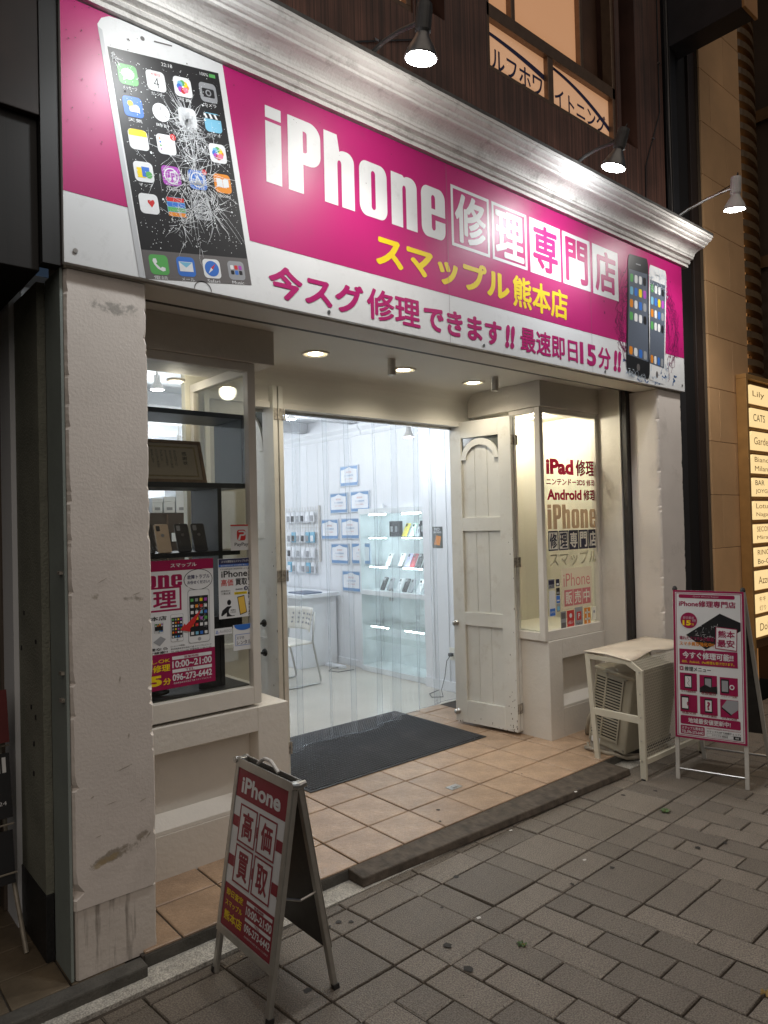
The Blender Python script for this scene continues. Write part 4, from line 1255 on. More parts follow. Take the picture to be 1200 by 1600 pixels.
def flood(head, arm0, aim, label, energy, body=LAMPBODY, color=(1, 0.97, 0.92)):
    head, arm0, aim = Vector(head), Vector(arm0), Vector(aim)
    t = thing("flood_lamp", label, "lamp", arm0, "flood lamps over the sign")
    d = (aim - head).normalized()
    back = head - d * 0.16
    mid = arm0.lerp(back, 0.6) + Vector((0, 0, 0.02))
    MB().tube([arm0, arm0.lerp(mid, .5) + Vector((0, 0, .012)), mid, back + Vector((0, 0, -.005))], 0.011, 8).build("arm", body if body is LAMPBODY else STEEL, t)
    MB().box(arm0.x - .03, arm0.y - .02, arm0.z - .012, arm0.x + .03, arm0.y + .03, arm0.z + .012).build("mounting_plate", body, t, bevel=.003)
    MB().lathe(back - d * .04, d, [(0, -.02), (.034, -.02), (.036, 0), (.036, .09), (.026, .11), (.026, .125)], 18).build("lamp_holder", body, t, smooth=False)
    MB().lathe(back, d, [(.026, .05), (.036, .08), (.062, .125), (.074, .158), (.074, .164), (.068, .164)], 22).build("reflector", REFL if body is LAMPBODY else LAMPWHITE, t, smooth=True)
    MB().poly(ell(0, 0, .069, n=26), Fr(head + d * .003, d.orthogonal(), d.cross(d.orthogonal())), 0).build("lamp_face", BULB, t)
    MB().tube([back - d * .05, back - d * .07 + Vector((.03, 0, .03)), back - d * .02 + Vector((.05, 0, .03)), mid], .004, 6).build("cable", DARK, t)
    point("lamp_light", head + d * .05, energy * 3.3, color, .055, t, 118, head + d, .75)
    point("lamp_glow", head + d * .05, energy * .8, color, .055, t)
    return t
flood((2.150, -0.545, 3.715), (2.14, -0.19, 3.895), (2.15, -0.44, 3.0), "flood lamp on the cornice above the middle of the sign, pointing down", 5.8)
flood((3.80, -0.47, 3.775), (3.80, -0.19, 3.895), (3.74, -0.30, 3.2), "flood lamp beside the end of the lettered upper window, glaring white", 7, color=(.92, .96, 1))
flood((5.20, -0.575, 3.865), (5.14, -0.12, 3.905), (5.25, -0.50, 3.2), "flood lamp with pale body at the far end of the cornice by the stone pier", 8, LAMPWHITE)
flood((1.15, -0.52, 3.80), (1.10, -0.19, 3.895), (1.2, -0.38, 3.0), "flood lamp at the near end of the cornice over the cracked phone picture", 5.8, color=(.92, .97, 1))

WARM = (1.0, 0.89, 0.70)
DLF = emit("downlight_face", (1.0, 0.90, 0.68), 16)
DLR = emit("downlight_reflector_glow", (1.0, 0.84, 0.50), 0.75, (.7, .62, .45))  # ring has its own dim glow, drawing a lamp-lit reflector
for k, (x, y, w_) in enumerate(((2.470, 0.75, "nearest the cut out letter board and the left bay"), (3.212, 0.785, "in the middle of the entrance ceiling"), (3.945, 0.82, "nearest the folded panelled door"))):
    lab = ["recessed downlight in entrance ceiling closest to the left display window", "recessed downlight in the middle of the entrance ceiling", "recessed downlight in entrance ceiling closest to the arched panel door"][k]
    t = thing("downlight", lab, "downlight", (x, y, 2.7215), "downlights in the entrance ceiling")
    MB().lathe((x, y, 2.7212), (0, 0, -1), [(0.088, 0), (0.088, .006), (0.078, .009), (.070, .004), (.070, .001)], 28).build("rim", FRAME_PAINT, t, smooth=True)
    MB().lathe((x, y, 2.7205), (0, 0, -1), [(.070, 0), (.066, .002), (.046, .0012)], 26).build("inner_reflector", DLR, t, smooth=True)
    MB().poly(ell(x, y, .046, n=24), WORLD, 2.7190).build("lamp_face", DLF, t)
    point("lamp_light", (x, y, 2.70), 11, WARM, .06, t, 155, (x, y - .03, 0), .7)
for k, (x, y, z0) in enumerate(((2.945, 0.60, 2.62), (3.93, 0.60, 2.62))):
    MB().cyl((x, y, 2.7215), (x, y, z0), .026, n=16).build("ceiling_sensor", LAMPWHITE, None, bevel=.003, label=["small grey cylinder spot hanging left of the middle downlight", "small grey cylinder spot hanging right of the downlight by the door"][k], cat="ceiling spot", group="unlit cylinder spots")
# lamp in the right bay and above the left bay
for nm, (x, y, z), e, lab in (("bay_lamp", (4.66, 0.78, 2.5285), 12, "small warm lamp under the soffit inside the right display bay"), ("bay_lamp", (1.72, 1.06, 2.535), 0.9, "small warm lamp under the soffit inside the left display bay")):
    t = thing(nm, lab, "lamp", (x, y, z))
    MB().lathe((x, y, z - .0006), (0, 0, -1), [(.05, 0), (.05, .012), (.04, .016), (.036, .010)], 20).build("rim", FRAME_PAINT, t)
    MB().poly(ell(x, y, .036, n=20), WORLD, z - .008).build("lamp_face", DLF, t)
    point("lamp_light", (x, y, z - .04), e, (1.0, .91, .74), .05, t)
# spotlights of the room
COLD = (0.93, 0.965, 1.0)
SPOTF = emit("spot_face", (0.90, 0.96, 1.0), 30)
spots = [((4.55, 2.20, 2.50), 5.5, "spotlight in the room seen above the glass cabinet through the curtain"), ((4.02, 3.40, 2.78), 14, "spotlight in the room glaring beside the left door leaf"),
         ((2.15, 2.33, 2.72), 16, "spotlight in the room seen high in the left display window"), ((3.55, 5.05, 2.66), 16, "spotlight in the room seen through the black shelf, nearer of two"), ((3.45, 5.60, 2.66), 18, "spotlight in the room seen through the black shelf, farther of two"), ((3.4, 2.3, 2.8), 11, "spotlight of the room hidden above the doorway")]
for (x, y, z), e, lab in spots:
    t = thing("room_spotlight", lab, "spotlight", (x, y, 2.955), "spotlights of the shop room")
    MB().cyl((x, y, 2.955), (x, y, z + .10), .008, n=8).build("stem", LAMPWHITE, t)
    MB().lathe((x, y, z + .11), (0, 0, -1), [(0, 0), (.022, 0), (.024, .05), (.045, .09), (.05, .108)], 16).build("shade", LAMPWHITE, t, smooth=True)
    MB().poly(ell(x, y, .044, n=16), WORLD, z).build("lamp_face", SPOTF, t)
    point("lamp_light", (x, y, z - .05), e * 1.15, COLD, .09, t)

# ------------------------------------------------------------------ A-frame board
AL = pm("satin_aluminium", (0.50, 0.49, 0.46), 0.36, 0.08, 20, metal=0.85)
ALD = pm("dull_backing", (0.045, 0.042, 0.04), 0.5, 0.3, 10, dirt=.4, dcol=(.1, .09, .08), dscale=12)
af = thing("a_frame_sign", "maroon and white folding A-frame board standing on the paving by the pillar", "a-frame sign", (1.39, -0.41, 0))
def aleg_frame(o, lean_x, hinge_z, y0, y1, foot_x, top_x):
    pass
def make_face(ytop0, ytop1, xt, zt, yb0, yb1, xb, printed):
    """one leaf: foot at xb on the ground, head at xt; y0 is its left side seen from outside"""
    up_ = Vector((xt - xb, 0, zt))
    f = Fr((xb, yb0, 0), (0, yb1 - yb0, 0), up_)
    W_ = abs(yb1 - yb0); H_ = up_.length
    if (f.n.x > 0) == printed:
        f.n = -f.n
    s = 0.026
    t = 0.020
    leaf = MB().box(0, .0, -t, s, H_, 0, f).box(W_ - s, .0, -t, W_, H_, 0, f).build("leaf_frame" , AL, af, bevel=.004)
    MB().box(0.003, H_ - .034, .0005, W_ - .003, H_, .006, f).box(.003, .155, .0005, W_ - .003, .185, .006, f).box(.001, .155, .0005, .026, H_ - .001, .0052, f).box(W_ - .026, .155, .0005, W_ - .001, H_ - .001, .0052, f).build("snap_rail", AL, leaf, bevel=.003)
    MB().box(.02, .16, -t * .8, W_ - .02, H_ - .02, -.002, f).build("backing", ALD, leaf)
    for u in (.0, W_):
        MB().cyl(f.p(u - .0, H_ - .012, -.03), f.p(u, H_ - .012, .012), .012, n=10).build("corner_cap", STEEL, leaf)
        MB().box(u - .014 if u else -.004, -.001, -t - .002, u + .004 if u else .014, .02, .002, f).build("foot_cap", DARK, leaf)
    return f, W_, H_, leaf
fA, WA, HA, leafA = make_face(0, 0, 1.375, 0.785, -0.205, -0.612, 1.245, True)
fB, WB, HB, leafB = make_face(0, 0, 1.405, 0.785, -0.612, -0.205, 1.545, False)
def arc_pts(a, b, h, n=8):
    a, b = Vector(a), Vector(b)
    return [a.lerp(b, i / n) + Vector((0, 0, h * min(1, 3 * min(i, n - i) / n))) for i in range(n + 1)]
MB().tube(arc_pts((1.39, -0.335, 0.785), (1.39, -0.480, 0.785), .03), .007, 8).build("handle", LAMPWHITE, af)
MB().tube([(1.305, -0.59, 0.40), (1.40, -0.592, 0.36), (1.485, -0.594, 0.37)], .005, 6).build("stay", STEEL, af)
# poster, in fractions of the clear opening
def frac(f, u0, v0, u1, v1):
    class Q:
        n = f.n
        @staticmethod
        def p(u, v, w=0):
            return f.p(u0 + (u1 - u0) * u, v1 - (v1 - v0) * v, w)
    return Q
def ftxt(q, s, u0, v0, u1, v1, m, w, par, bold=.02, slant=0.0):
    """v measured downward in fractions"""
    g = glyphs(s, bold)
    vs_, fs = g
    if not vs_: return
    x0 = min(g_[0] for g_ in vs_); x1 = max(g_[0] for g_ in vs_); y0 = min(g_[1] for g_ in vs_); y1 = max(g_[1] for g_ in vs_)
    m_ = MB().add([q.p(u0 + (a - x0) / (x1 - x0) * (u1 - u0) + slant * (b - y0), v1 - (b - y0) / (y1 - y0) * (v1 - v0), w + c) for a, b, c in vs_], fs)
    return m_.build("lettering", m, par)
def fbox(q, u0, v0, u1, v1, m, w, par, name="printed_block", r=0.0, asp=1.0):
    if r:
        pts = [(a, b / asp) for a, b in rrect(u0, v0 * asp, u1, v1 * asp, r)]
    else:
        pts = [(u0, v0), (u1, v0), (u1, v1), (u0, v1)]
    return MB().poly(pts, q, w).build(name, m, par)
def fpoly(q, pts, m, w, par, name="printed_shape"):
    return MB().poly(pts, q, w).build(name, m, par)
def fring(q, u0, v0, u1, v1, tu, tv, m, w, par):
    mb = MB()
    for a in ((u0, v0, u1, v0 + tv), (u0, v1 - tv, u1, v1), (u0, v0 + tv, u0 + tu, v1 - tv), (u1 - tu, v0 + tv, u1, v1 - tv)):
        mb.poly([(a[0], a[1]), (a[2], a[1]), (a[2], a[3]), (a[0], a[3])], q, w)
    return mb.build("printed_outline", m, par)
MWHITE = pm("poster_white", (0.68, 0.69, 0.70), 0.35, 0.03, 6)
pA = MB().box(.025, .183, -.001, WA - .025, HA - .032, .0012, fA).build("poster", MWHITE, af)
qA = frac(fA, .026, .185, WA - .026, HA - .033)
w1, w2, w3, w4 = .0018, .0024, .0030, .0036
fbox(qA, 0, 0, 1, .185, MAROON, w1, pA)
ftxt(qA, "iPhone", .10, .045, .88, .150, MWHITE, w2, pA, .030)
for v in (.305, .555):
    fbox(qA, 0, v, 1, v + .068, MAROON, w1, pA)
for k, ch in enumerate("高価買取"):
    u, v = .125 + .385 * (k % 2), .212 + .253 * (k // 2)
    fbox(qA, u, v, u + .365, v + .244, MWHITE, w2, pA)
    fring(qA, u + .004, v + .003, u + .361, v + .241, .022, .011, MAROON, w3, pA)
    ftxt(qA, ch, u + .075, v + .038, u + .290, v + .206, MAROON, w3, pA, .034)
fbox(qA, 0, .735, 1, 1, MAROON, w1, pA)
ftxt(qA, "即日査定", .05, .762, .40, .805, YELLOW, w2, pA, .022)
ftxt(qA, "スマップル", .05, .830, .40, .868, YELLOW, w2, pA, .022)
ftxt(qA, "熊本店", .05, .893, .42, .955, YELLOW, w2, pA, .026)
fbox(qA, .47, .755, .965, .776, MWHITE, w2, pA); ftxt(qA, "営業時間", .62, .757, .80, .774, MAROON, w3, pA, .02)
ftxt(qA, "10:00~21:00", .47, .790, .965, .840, MWHITE, w2, pA, .024)
fbox(qA, .47, .855, .965, .876, MWHITE, w2, pA); ftxt(qA, "TEL", .66, .858, .76, .873, MAROON, w3, pA, .02)
ftxt(qA, "096-273-6442", .47, .890, .965, .938, MWHITE, w2, pA, .024)
ftxt(qA, "熊本県熊本市中央区下通 スマップル熊本店", .49, .958, .95, .970, MWHITE, w2, pA, 0)

# ------------------------------------------------------------------ standing poster sign by the air conditioner
st = thing("standing_sign", "white poster stand with magenta border beside the perforated cover", "standing sign", (4.72, -0.64, 0))
a0, a1 = Vector((4.392, -0.430, 0)), Vector((4.512, -0.838, 0))
sd_ = (a1 - a0); SW = sd_.length
nrm_ = sd_.normalized().cross(Vector((0, 0, 1)))          # outward, to the left
up_ = (Vector((0, 0, 1)) * 1.21 - nrm_ * 0.075)
fT = Fr(a0, sd_, up_)
HT = up_.length
WPIPE = pm("white_pipe", (0.55, 0.53, 0.49), 0.35, 0.06, 12)
leafT = MB().box(0, 0, -.024, .024, HT - .005, 0, fT).box(SW - .024, 0, -.024, SW, HT - .005, 0, fT).box(.024, HT - .03, -.022, SW - .024, HT - .006, -.002, fT).build("leaf_frame", WPIPE, st, bevel=.003)
MB().cyl(fT.p(.024, .065, -.012), fT.p(SW - .024, .065, -.012), .008, n=10).build("cross_bar", STEEL, st)
for u in (.012, SW - .012):
    MB().lathe(fT.p(u, HT - .005, -.012), fT.v, [(.014, 0), (.016, .012), (.010, .026), (0, .03)], 10).build("top_cap", DARK, st)
# rear leaf leaning away
rb0 = a0 + Vector((0.50, 0.06, 0)); rb1 = a1 + Vector((0.50, 0.06, 0))
upr = (a0 + up_ - fT.n * .03) - rb0
fRr = Fr(rb0, rb1 - rb0, upr)
HR = upr.length
MB().box(0, 0, -.012, .024, HR, .012, fRr).box(SW - .024, 0, -.012, SW, HR, .012, fRr).build("leaf_frame", WPIPE, st, bevel=.003)
MB().box(.024, .26, -.006, SW - .024, HR - .02, .006, fRr).build("backing", ALD, st)
MB().cyl(fRr.p(.024, .09, 0), fRr.p(SW - .024, .09, 0), .008, n=10).build("cross_bar", STEEL, st)
MB().cyl(fRr.p(SW - .012, .09, 0), fRr.p(SW + .16, .09, .02), .008, n=10).build("cross_bar", STEEL, st)
pT = MB().box(.004, .268, .0005, SW - .004, HT - .002, .008, fT).build("poster", MWHITE, st, bevel=.001)
qT = frac(fT, .004, .268, SW - .004, HT - .002)
W0 = .0088
w1, w2, w3, w4, w5 = W0, W0 + .0006, W0 + .0012, W0 + .0018, W0 + .0024
fring(qT, 0, 0, 1, 1, .030, .013, CRIM, w1, pT)
fring(qT, .042, .018, .958, .982, .008, .0035, CRIM, w1, pT)
PINKW = pm("pale_pink_print", (0.52, 0.40, 0.44), 0.4)
fbox(qT, .085, .028, .875, .053, CRIM, w1, pT, r=.02, asp=2.3)
ftxt(qT, "Quick iPhone Repair", .29, .034, .66, .048, PINKW, w2, pT, .0)
ftxt(qT, "iPhone修理専門店", .085, .068, .885, .112, CRIM, w1, pT, .03)
# cracked black phone lying aslant
fpoly(qT, [(.18, .305), (.665, .150), (.945, .205), (.945, .26), (.46, .395)], BLACKP, w1, pT)
fpoly(qT, [(.16, .318), (.18, .305), (.46, .395), (.44, .408)], MWHITE, w2, pT)
mbk = MB()
for k in range(40):
    u, v = rk.gauss(.42, .13), rk.gauss(.285, .03)
    a = rk.uniform(0, 6.28); l = rk.uniform(.02, .08)
    mbk.poly([(u, v), (u + l * math.cos(a), v + l * .45 * math.sin(a)), (u + l * math.cos(a) + .003, v + l * .45 * math.sin(a) + .003)], qT, w2)
mbk.build("crack_lines", MWHITE, pT, kind="stuff")
fpoly(qT, [(a, .205 + (b - .205)) for a, b in ell(.225, .205, .128, .058)], MWHITE, w3, pT)
fpoly(qT, ell(.225, .205, .120, .054), CRIM, w4, pT)
ftxt(qT, "即日最速", .145, .178, .30, .196, PINKW, w5, pT, .01)
ftxt(qT, "15", .135, .204, .255, .240, YELLOW, w5, pT, .05)
ftxt(qT, "分", .262, .222, .300, .238, YELLOW, w5, pT, .02)
ftxt(qT, "修理", .275, .196, .325, .214, PINKW, w5, pT, .01)
fpoly(qT, [(.605, .238), (.900, .247), (.890, .395), (.592, .385)], MWHITE, w3, pT)
mbk = MB()
sq = [(.605, .238), (.900, .247), (.890, .395), (.592, .385)]
ins = [(.615, .243), (.890, .252), (.880, .389), (.603, .380)]
for k in range(4):
    mbk.poly([sq[k], sq[(k + 1) % 4], ins[(k + 1) % 4], ins[k]], qT, w4)
mbk.build("printed_outline", CRIM, pT)
ftxt(qT, "熊本", .635, .262, .865, .310, CRIM, w4, pT, .03)
ftxt(qT, "最安", .625, .322, .860, .372, CRIM, w4, pT, .03)
ftxt(qT, "壊れたスマホも大歓迎", .085, .312, .575, .338, CRIM, w3, pT, .02)
ftxt(qT, "スマホ買取強化中!!", .085, .348, .580, .377, ORANGE, w3, pT, .03)
fbox(qT, .080, .400, .895, .505, CRIM, w2, pT)
ftxt(qT, "今すぐ修理可能!!", .125, .416, .840, .463, MWHITE, w3, pT, .034)
ftxt(qT, "3DS、Android、iPad修理も受け付けます。", .115, .473, .850, .493, YELLOW, w3, pT, .012)
fbox(qT, .080, .518, .135, .546, CRIM, w1, pT, r=.008, asp=2.3)
ftxt(qT, "×", .092, .523, .123, .541, MWHITE, w2, pT, .02)
ftxt(qT, "修理メニュー", .150, .517, .525, .548, BLACKP, w1, pT, .02)
caps = ["ガラス画面修理", "水没復旧", "バッテリー交換", "液晶交換", "データ復旧", "カメラ交換"]
for k in range(6):
    u0 = (.080, .362, .645)[k % 3]; u1 = u0 + .245
    v0 = .562 + .145 * (k // 3) + .004 * (k % 3); v1 = v0 + .118
    fbox(qT, u0, v0, u1, v1, CRIM, w1, pT)
    cu_ = (u0 + u1) / 2
    if k == 5:
        fpoly(qT, [(u0 + .02, v0 + .05), (u0 + .09, v0 + .003), (u1 - .002, v0 + .003), (u1 - .002, v0 + .06), (u0 + .15, v0 + .095)], GREYP, w2, pT)
        fpoly(qT, [(u0 + .02, v0 + .05), (u0 + .15, v0 + .095), (u0 + .15, v0 + .106), (u0 + .02, v0 + .06)], BLACKP, w3, pT)
    else:
        dx = -.05 if k in (2, 3) else 0
        fbox(qT, cu_ - .058 + dx, v0 + .012, cu_ + .052 + dx, v1 - .014, BLACKP, w2, pT, r=.012, asp=2.3)
        fbox(qT, cu_ - .046 + dx, v0 + .022, cu_ + .040 + dx, v1 - .024, (MWHITE, GREYP, GREYP, MWHITE, MWHITE)[k], w3, pT)
    if k == 0:
        mbk = MB()
        pz = [(cu_ - .01, v0 + .03), (cu_ + .012, v0 + .05), (cu_ - .015, v0 + .068), (cu_ + .02, v0 + .09)]
        for a, b in zip(pz, pz[1:]):
            mbk.poly([a, b, (b[0] + .005, b[1]), (a[0] + .005, a[1])], qT, w4)
        mbk.build("crack_lines", BLACKP, pT, kind="stuff")
    if k == 1:
        fpoly(qT, [(u0, v1 - .03), (u0 + .08, v1 - .055), (u0 + .15, v1 - .04), (u1, v1 - .05), (u1, v1), (u0, v1)], BLACKP, w4, pT)
    if k in (2, 3):
        fu = u0 + .165 if k == 2 else u0 + .13
        fit(loops([ell(0, 0, 1), ell(0, 0, .6)]), fu - .035, v0 + .045, fu + .035, v0 + .078, qT, w5).build("printed_shape", MWHITE if k == 2 else CRIM, pT)
    if k == 4:
        ftxt(qT, "?", cu_ - .025, v0 + .030, cu_ + .020, v1 - .032, CRIM, w4, pT, .04)
    ftxt(qT, caps[k], u0 + .02, v1 - .008, u1 - .02, v1 + .012, PINKW if k in () else MAROON, w5, pT, .012)
fbox(qT, .080, .848, .915, .906, CRIM, w1, pT, r=.02, asp=2.3)
ftxt(qT, "地域最安値更新中!", .19, .860, .78, .895, MWHITE, w2, pT, .024)
fbox(qT, .080, .914, .420, .972, CRIM, w1, pT, r=.015, asp=2.3)
ftxt(qT, "スマップル熊本店", .095, .920, .405, .941, MWHITE, w2, pT, .02)
ftxt(qT, "TEL.096-273-6442", .095, .946, .405, .966, MWHITE, w2, pT, .02)
ftxt(qT, "https://smapple-kumamoto.com/", .45, .911, .915, .924, CRIM, w2, pT, .01)
ftxt(qT, "スマップルHPで詳細チェック♪", .45, .929, .915, .943, BLACKP, w2, pT, .01)
fring(qT, .45, .948, .915, .972, .004, .002, GREYP, w2, pT)
ftxt(qT, "スマップル 熊本店", .52, .953, .74, .966, BLACKP, w2, pT, .01)
fbox(qT, .815, .949, .912, .971, BLACKP, w3, pT)
ftxt(qT, "検索", .84, .954, .89, .966, MWHITE, w4, pT, .01)

# ------------------------------------------------------------------ cover table and air conditioner
IVORY = pm("ivory_steel", (0.62, 0.58, 0.47), 0.42, 0.05, 6, dirt=.35, dcol=(.25, .2, .14), dscale=6)
gd = thing("cover_table", "ivory metal cover with perforated side standing over the outdoor unit", "equipment cover", (4.62, -0.12, 0))
def mesh_metal():
    m = pm("perforated_ivory", (0.58, 0.54, 0.44), 0.42, 0.05, 6)
    nt = m.node_tree
    b = nt.nodes["Principled BSDF"]
    tc = nn(nt, "ShaderNodeTexCoord")
    sx = nn(nt, "ShaderNodeSeparateXYZ")
    nt.links.new(tc.outputs["UV"], sx.inputs[0])
    def M_(op, a, bb=None):
        n_ = nn(nt, "ShaderNodeMath", operation=op)
        for i_, q in enumerate((a, bb)):
            if q is None: continue
            if isinstance(q, (int, float)): n_.inputs[i_].default_value = q
            else: nt.links.new(q, n_.inputs[i_])
        return n_.outputs[0]
    P_ = 0.021
    def lattice(ou, ov):
        u = M_('SUBTRACT', M_('FRACT', M_('ADD', M_('DIVIDE', sx.outputs[0], P_), ou)), .5)
        v = M_('MULTIPLY', M_('SUBTRACT', M_('FRACT', M_('ADD', M_('DIVIDE', sx.outputs[1], P_ * 1.732), ov)), .5), 1.732)
        return M_('SQRT', M_('ADD', M_('MULTIPLY', u, u), M_('MULTIPLY', v, v)))
    d = M_('MINIMUM', lattice(0, 0), lattice(.5, .5))
    nt.links.new(M_('GREATER_THAN', d, .40), b.inputs["Alpha"])
    return m
PERF = mesh_metal()
gx0, gx1 = 4.215, 5.02
ends = []
for x in (gx0, gx1 - .022):
    e = MB()
    fr_ = Fr((x, 0, 0), (0, 1, 0), (0, 0, 1))                  # n = +x
    e.prism([(.012, 0.0), (.046, 0.0), (.108, .762), (.072, .762)], fr_, 0, .022)             # rear leg
    e.prism([(-.325, 0.0), (-.285, 0.0), (-.272, .690), (-.318, .70)], fr_, 0, .022)          # front leg
    e.prism([(-.318, .700), (-.272, .690), (-.200, .728), (-.225, .762)], fr_, .0005, .0215)   # knee
    e.prism([(-.225, .728), (.075, .728), (.075, .7615), (-.225, .7615)], fr_, .001, .021)
    e.prism([(-.285, .355), (.060, .355), (.060, .402), (-.285, .402)], fr_, .0012, .0208)
    e.build("end_frame", IVORY, gd, bevel=.002)
    MB().cyl((x + .011, -.305, .0), (x + .011, -.305, .008), .02, n=10).build("foot", DARK, gd)
# warped table top
vs_, fs = [], []
for i in range(13):
    for j in range(7):
        x = gx0 - .006 + (gx1 - gx0 + .012) * i / 12
        y = .110 - .350 * j / 6
        z = .7645 + (.010 * math.sin(math.pi * i / 12) * (j / 6) ** 2) - (.026 * max(0, (j / 6 - .5)) * 2 * (0.5 + .5 * math.sin(i * .9 + 1)))  + .012
        vs_.append((x, y, z))
for i in range(12):
    for j in range(6):
        fs.append((i * 7 + j, (i + 1) * 7 + j, (i + 1) * 7 + j + 1, i * 7 + j + 1))
tp = MB().add(vs_, fs).build("top_sheet", pm("rusty_ivory", (0.60, 0.52, 0.42), 0.5, 0.12, 5, 0.1, 30, dirt=.7, dcol=(.25, .14, .08), dscale=4), gd, smooth=True)
tp.modifiers.new("thick", 'SOLIDIFY').thickness = .004
# perforated front, bent at the knee
def uvquad(name, q, m, par, uvs):
    off = root_loc(par)
    me = bpy.data.meshes.new(name)
    me.from_pydata([tuple(Vector(p) - off) for p in q], [], [tuple(range(i, i + 4)) for i in range(0, len(q), 4)])
    uv = me.uv_layers.new()
    for i, c_ in enumerate(uvs): uv.data[i].uv = c_
    me.materials.append(m)
    o = bpy.data.objects.new(name, me); col.objects.link(o); o.parent = par
    return o
L_ = gx1 - gx0 - .05
xa, xb = gx0 + .025, gx1 - .025
uvquad("perforated_panel", [(xa, -.320, .135), (xb, -.320, .135), (xb, -.316, .700), (xa, -.316, .700), (xa, -.316, .700), (xb, -.316, .700), (xb, -.229, .762), (xa, -.229, .762)], PERF, gd,
       [(0, 0), (L_, 0), (L_, .565), (0, .565), (0, .565), (L_, .565), (L_, .672), (0, .672)])
MB().box(xa, -.326, .10, xb, -.300, .134).build("lower_rail", IVORY, gd, bevel=.002)
mb = MB()
for z in (.12, .25, .40, .55, .69):
    mb.cyl((gx0 - .001, -.300, z), (gx0 - .004, -.300, z), .005, n=8)
mb.each("rivet", STEEL, gd)

HOSE_ = pm("lagging", (0.42, 0.39, 0.33), .7, .2, 20, .5, 60)
AC_IV = pm("aged_ivory", (0.42, 0.385, 0.30), 0.5, 0.08, 5, 0.1, 40, dirt=.7, dcol=(.10, .085, .06), dscale=5)
ac = thing("air_conditioner", "aged ivory outdoor unit leaning backwards under the metal cover", "air conditioner", (4.62, 0.02, 0.06))
tilt = math.radians(13)
uy = Vector((0, math.cos(tilt), -math.sin(tilt) * 0.0)); 
fAC = Fr((4.385, 0.225, 0.105), (0, -math.cos(math.radians(9)), -math.sin(math.radians(9))), (0, -math.sin(math.radians(15)) * 1.0, math.cos(math.radians(15))))
fAC.v = (fAC.v - fAC.u * fAC.v.dot(fAC.u)).normalized(); fAC.n = Vector((-1, 0, 0))
DW, DH, DL = 0.300, 0.545, 0.62
body = MB().box(.004, .004, -DL, DW - .004, DH - .004, -.006, fAC).build("casing", AC_IV, ac, bevel=.012, seg=3)
MB().box(-.006, DH - .016, -DL - .005, DW + .006, DH + .010, .003, fAC).build("lid", AC_IV, ac, bevel=.010, seg=3)
GR = pm("grille_black", (0.012, 0.011, 0.010), 0.7)
MB().box(.022, .075, -.0058, DW - .075, DH - .045, -.0045, fAC).build("grille_recess", GR, ac)
nsl = 21
for k in range(nsl + 1):
    v = .075 + (DH - .12) * k / nsl
    MB().box(.020, v - .0048, -.0044, DW - .073, v + .0048, .0035, fAC).build("slat", AC_IV, ac, bevel=.0015)
MB().box(.095, .075, -.0043, .107, DH - .045, .0048, fAC).box(.012, .062, -.0042, .024, DH - .035, .0046, fAC).box(DW - .077, .062, -.0042, DW - .065, DH - .035, .0046, fAC).box(.024, .062, -.0041, DW - .077, .074, .0045, fAC).build("grille_frame", AC_IV, ac, bevel=.0015)
MB().box(DW - .068, .10, -.0005, DW - .064, DH - .03, .0008, fAC).build("casing_seam", GR, ac)
for (u, v) in ((.02, .03), (DW - .02, .03), (.10, DH - .025), (DW - .05, DH - .025)):
    MB().cyl(fAC.p(u, v, -.006), fAC.p(u, v, .004), .005, n=8).build("screw", STEEL, ac)
MB().rect(.03, .012, .10, .05, fAC, .0006 - .006).build("rating_label", PWHITE, ac)
MB().tube([(4.60, .20, .30), (4.62, .30, .28), (4.63, .36, .20), (4.62, .38, .08), (4.70, .40, .065), (4.9, .42, .065)], .018, 8).build("lagged_pipe", HOSE_, ac, smooth=True)
MB().box(4.40, .02, .056, 4.60, .21, .105).box(4.62, -.02, .002, 4.86, .20, .09).build("support_block", pm("block_concrete", (.28, .26, .22), .9, .2, 20, .5, 80), ac, bevel=.006)
HOSE = pm("taped_hose", (0.33, 0.29, 0.23), .7, .2, 20, .4, 50)
MB().tube([(4.33, .20, .075), (4.30, .10, .085), (4.33, .02, .07), (4.45, -.06, .03), (4.60, -.12, .025), (4.75, -.14, .03), (4.9, -.1, .03)], .013, 8).tube([(4.36, .20, .10), (4.31, .16, .085), (4.32, .08, .078), (4.42, -.02, .05), (4.58, -.08, .03), (4.8, -.09, .03)], .009, 8).build("hose", HOSE, ac, smooth=True)

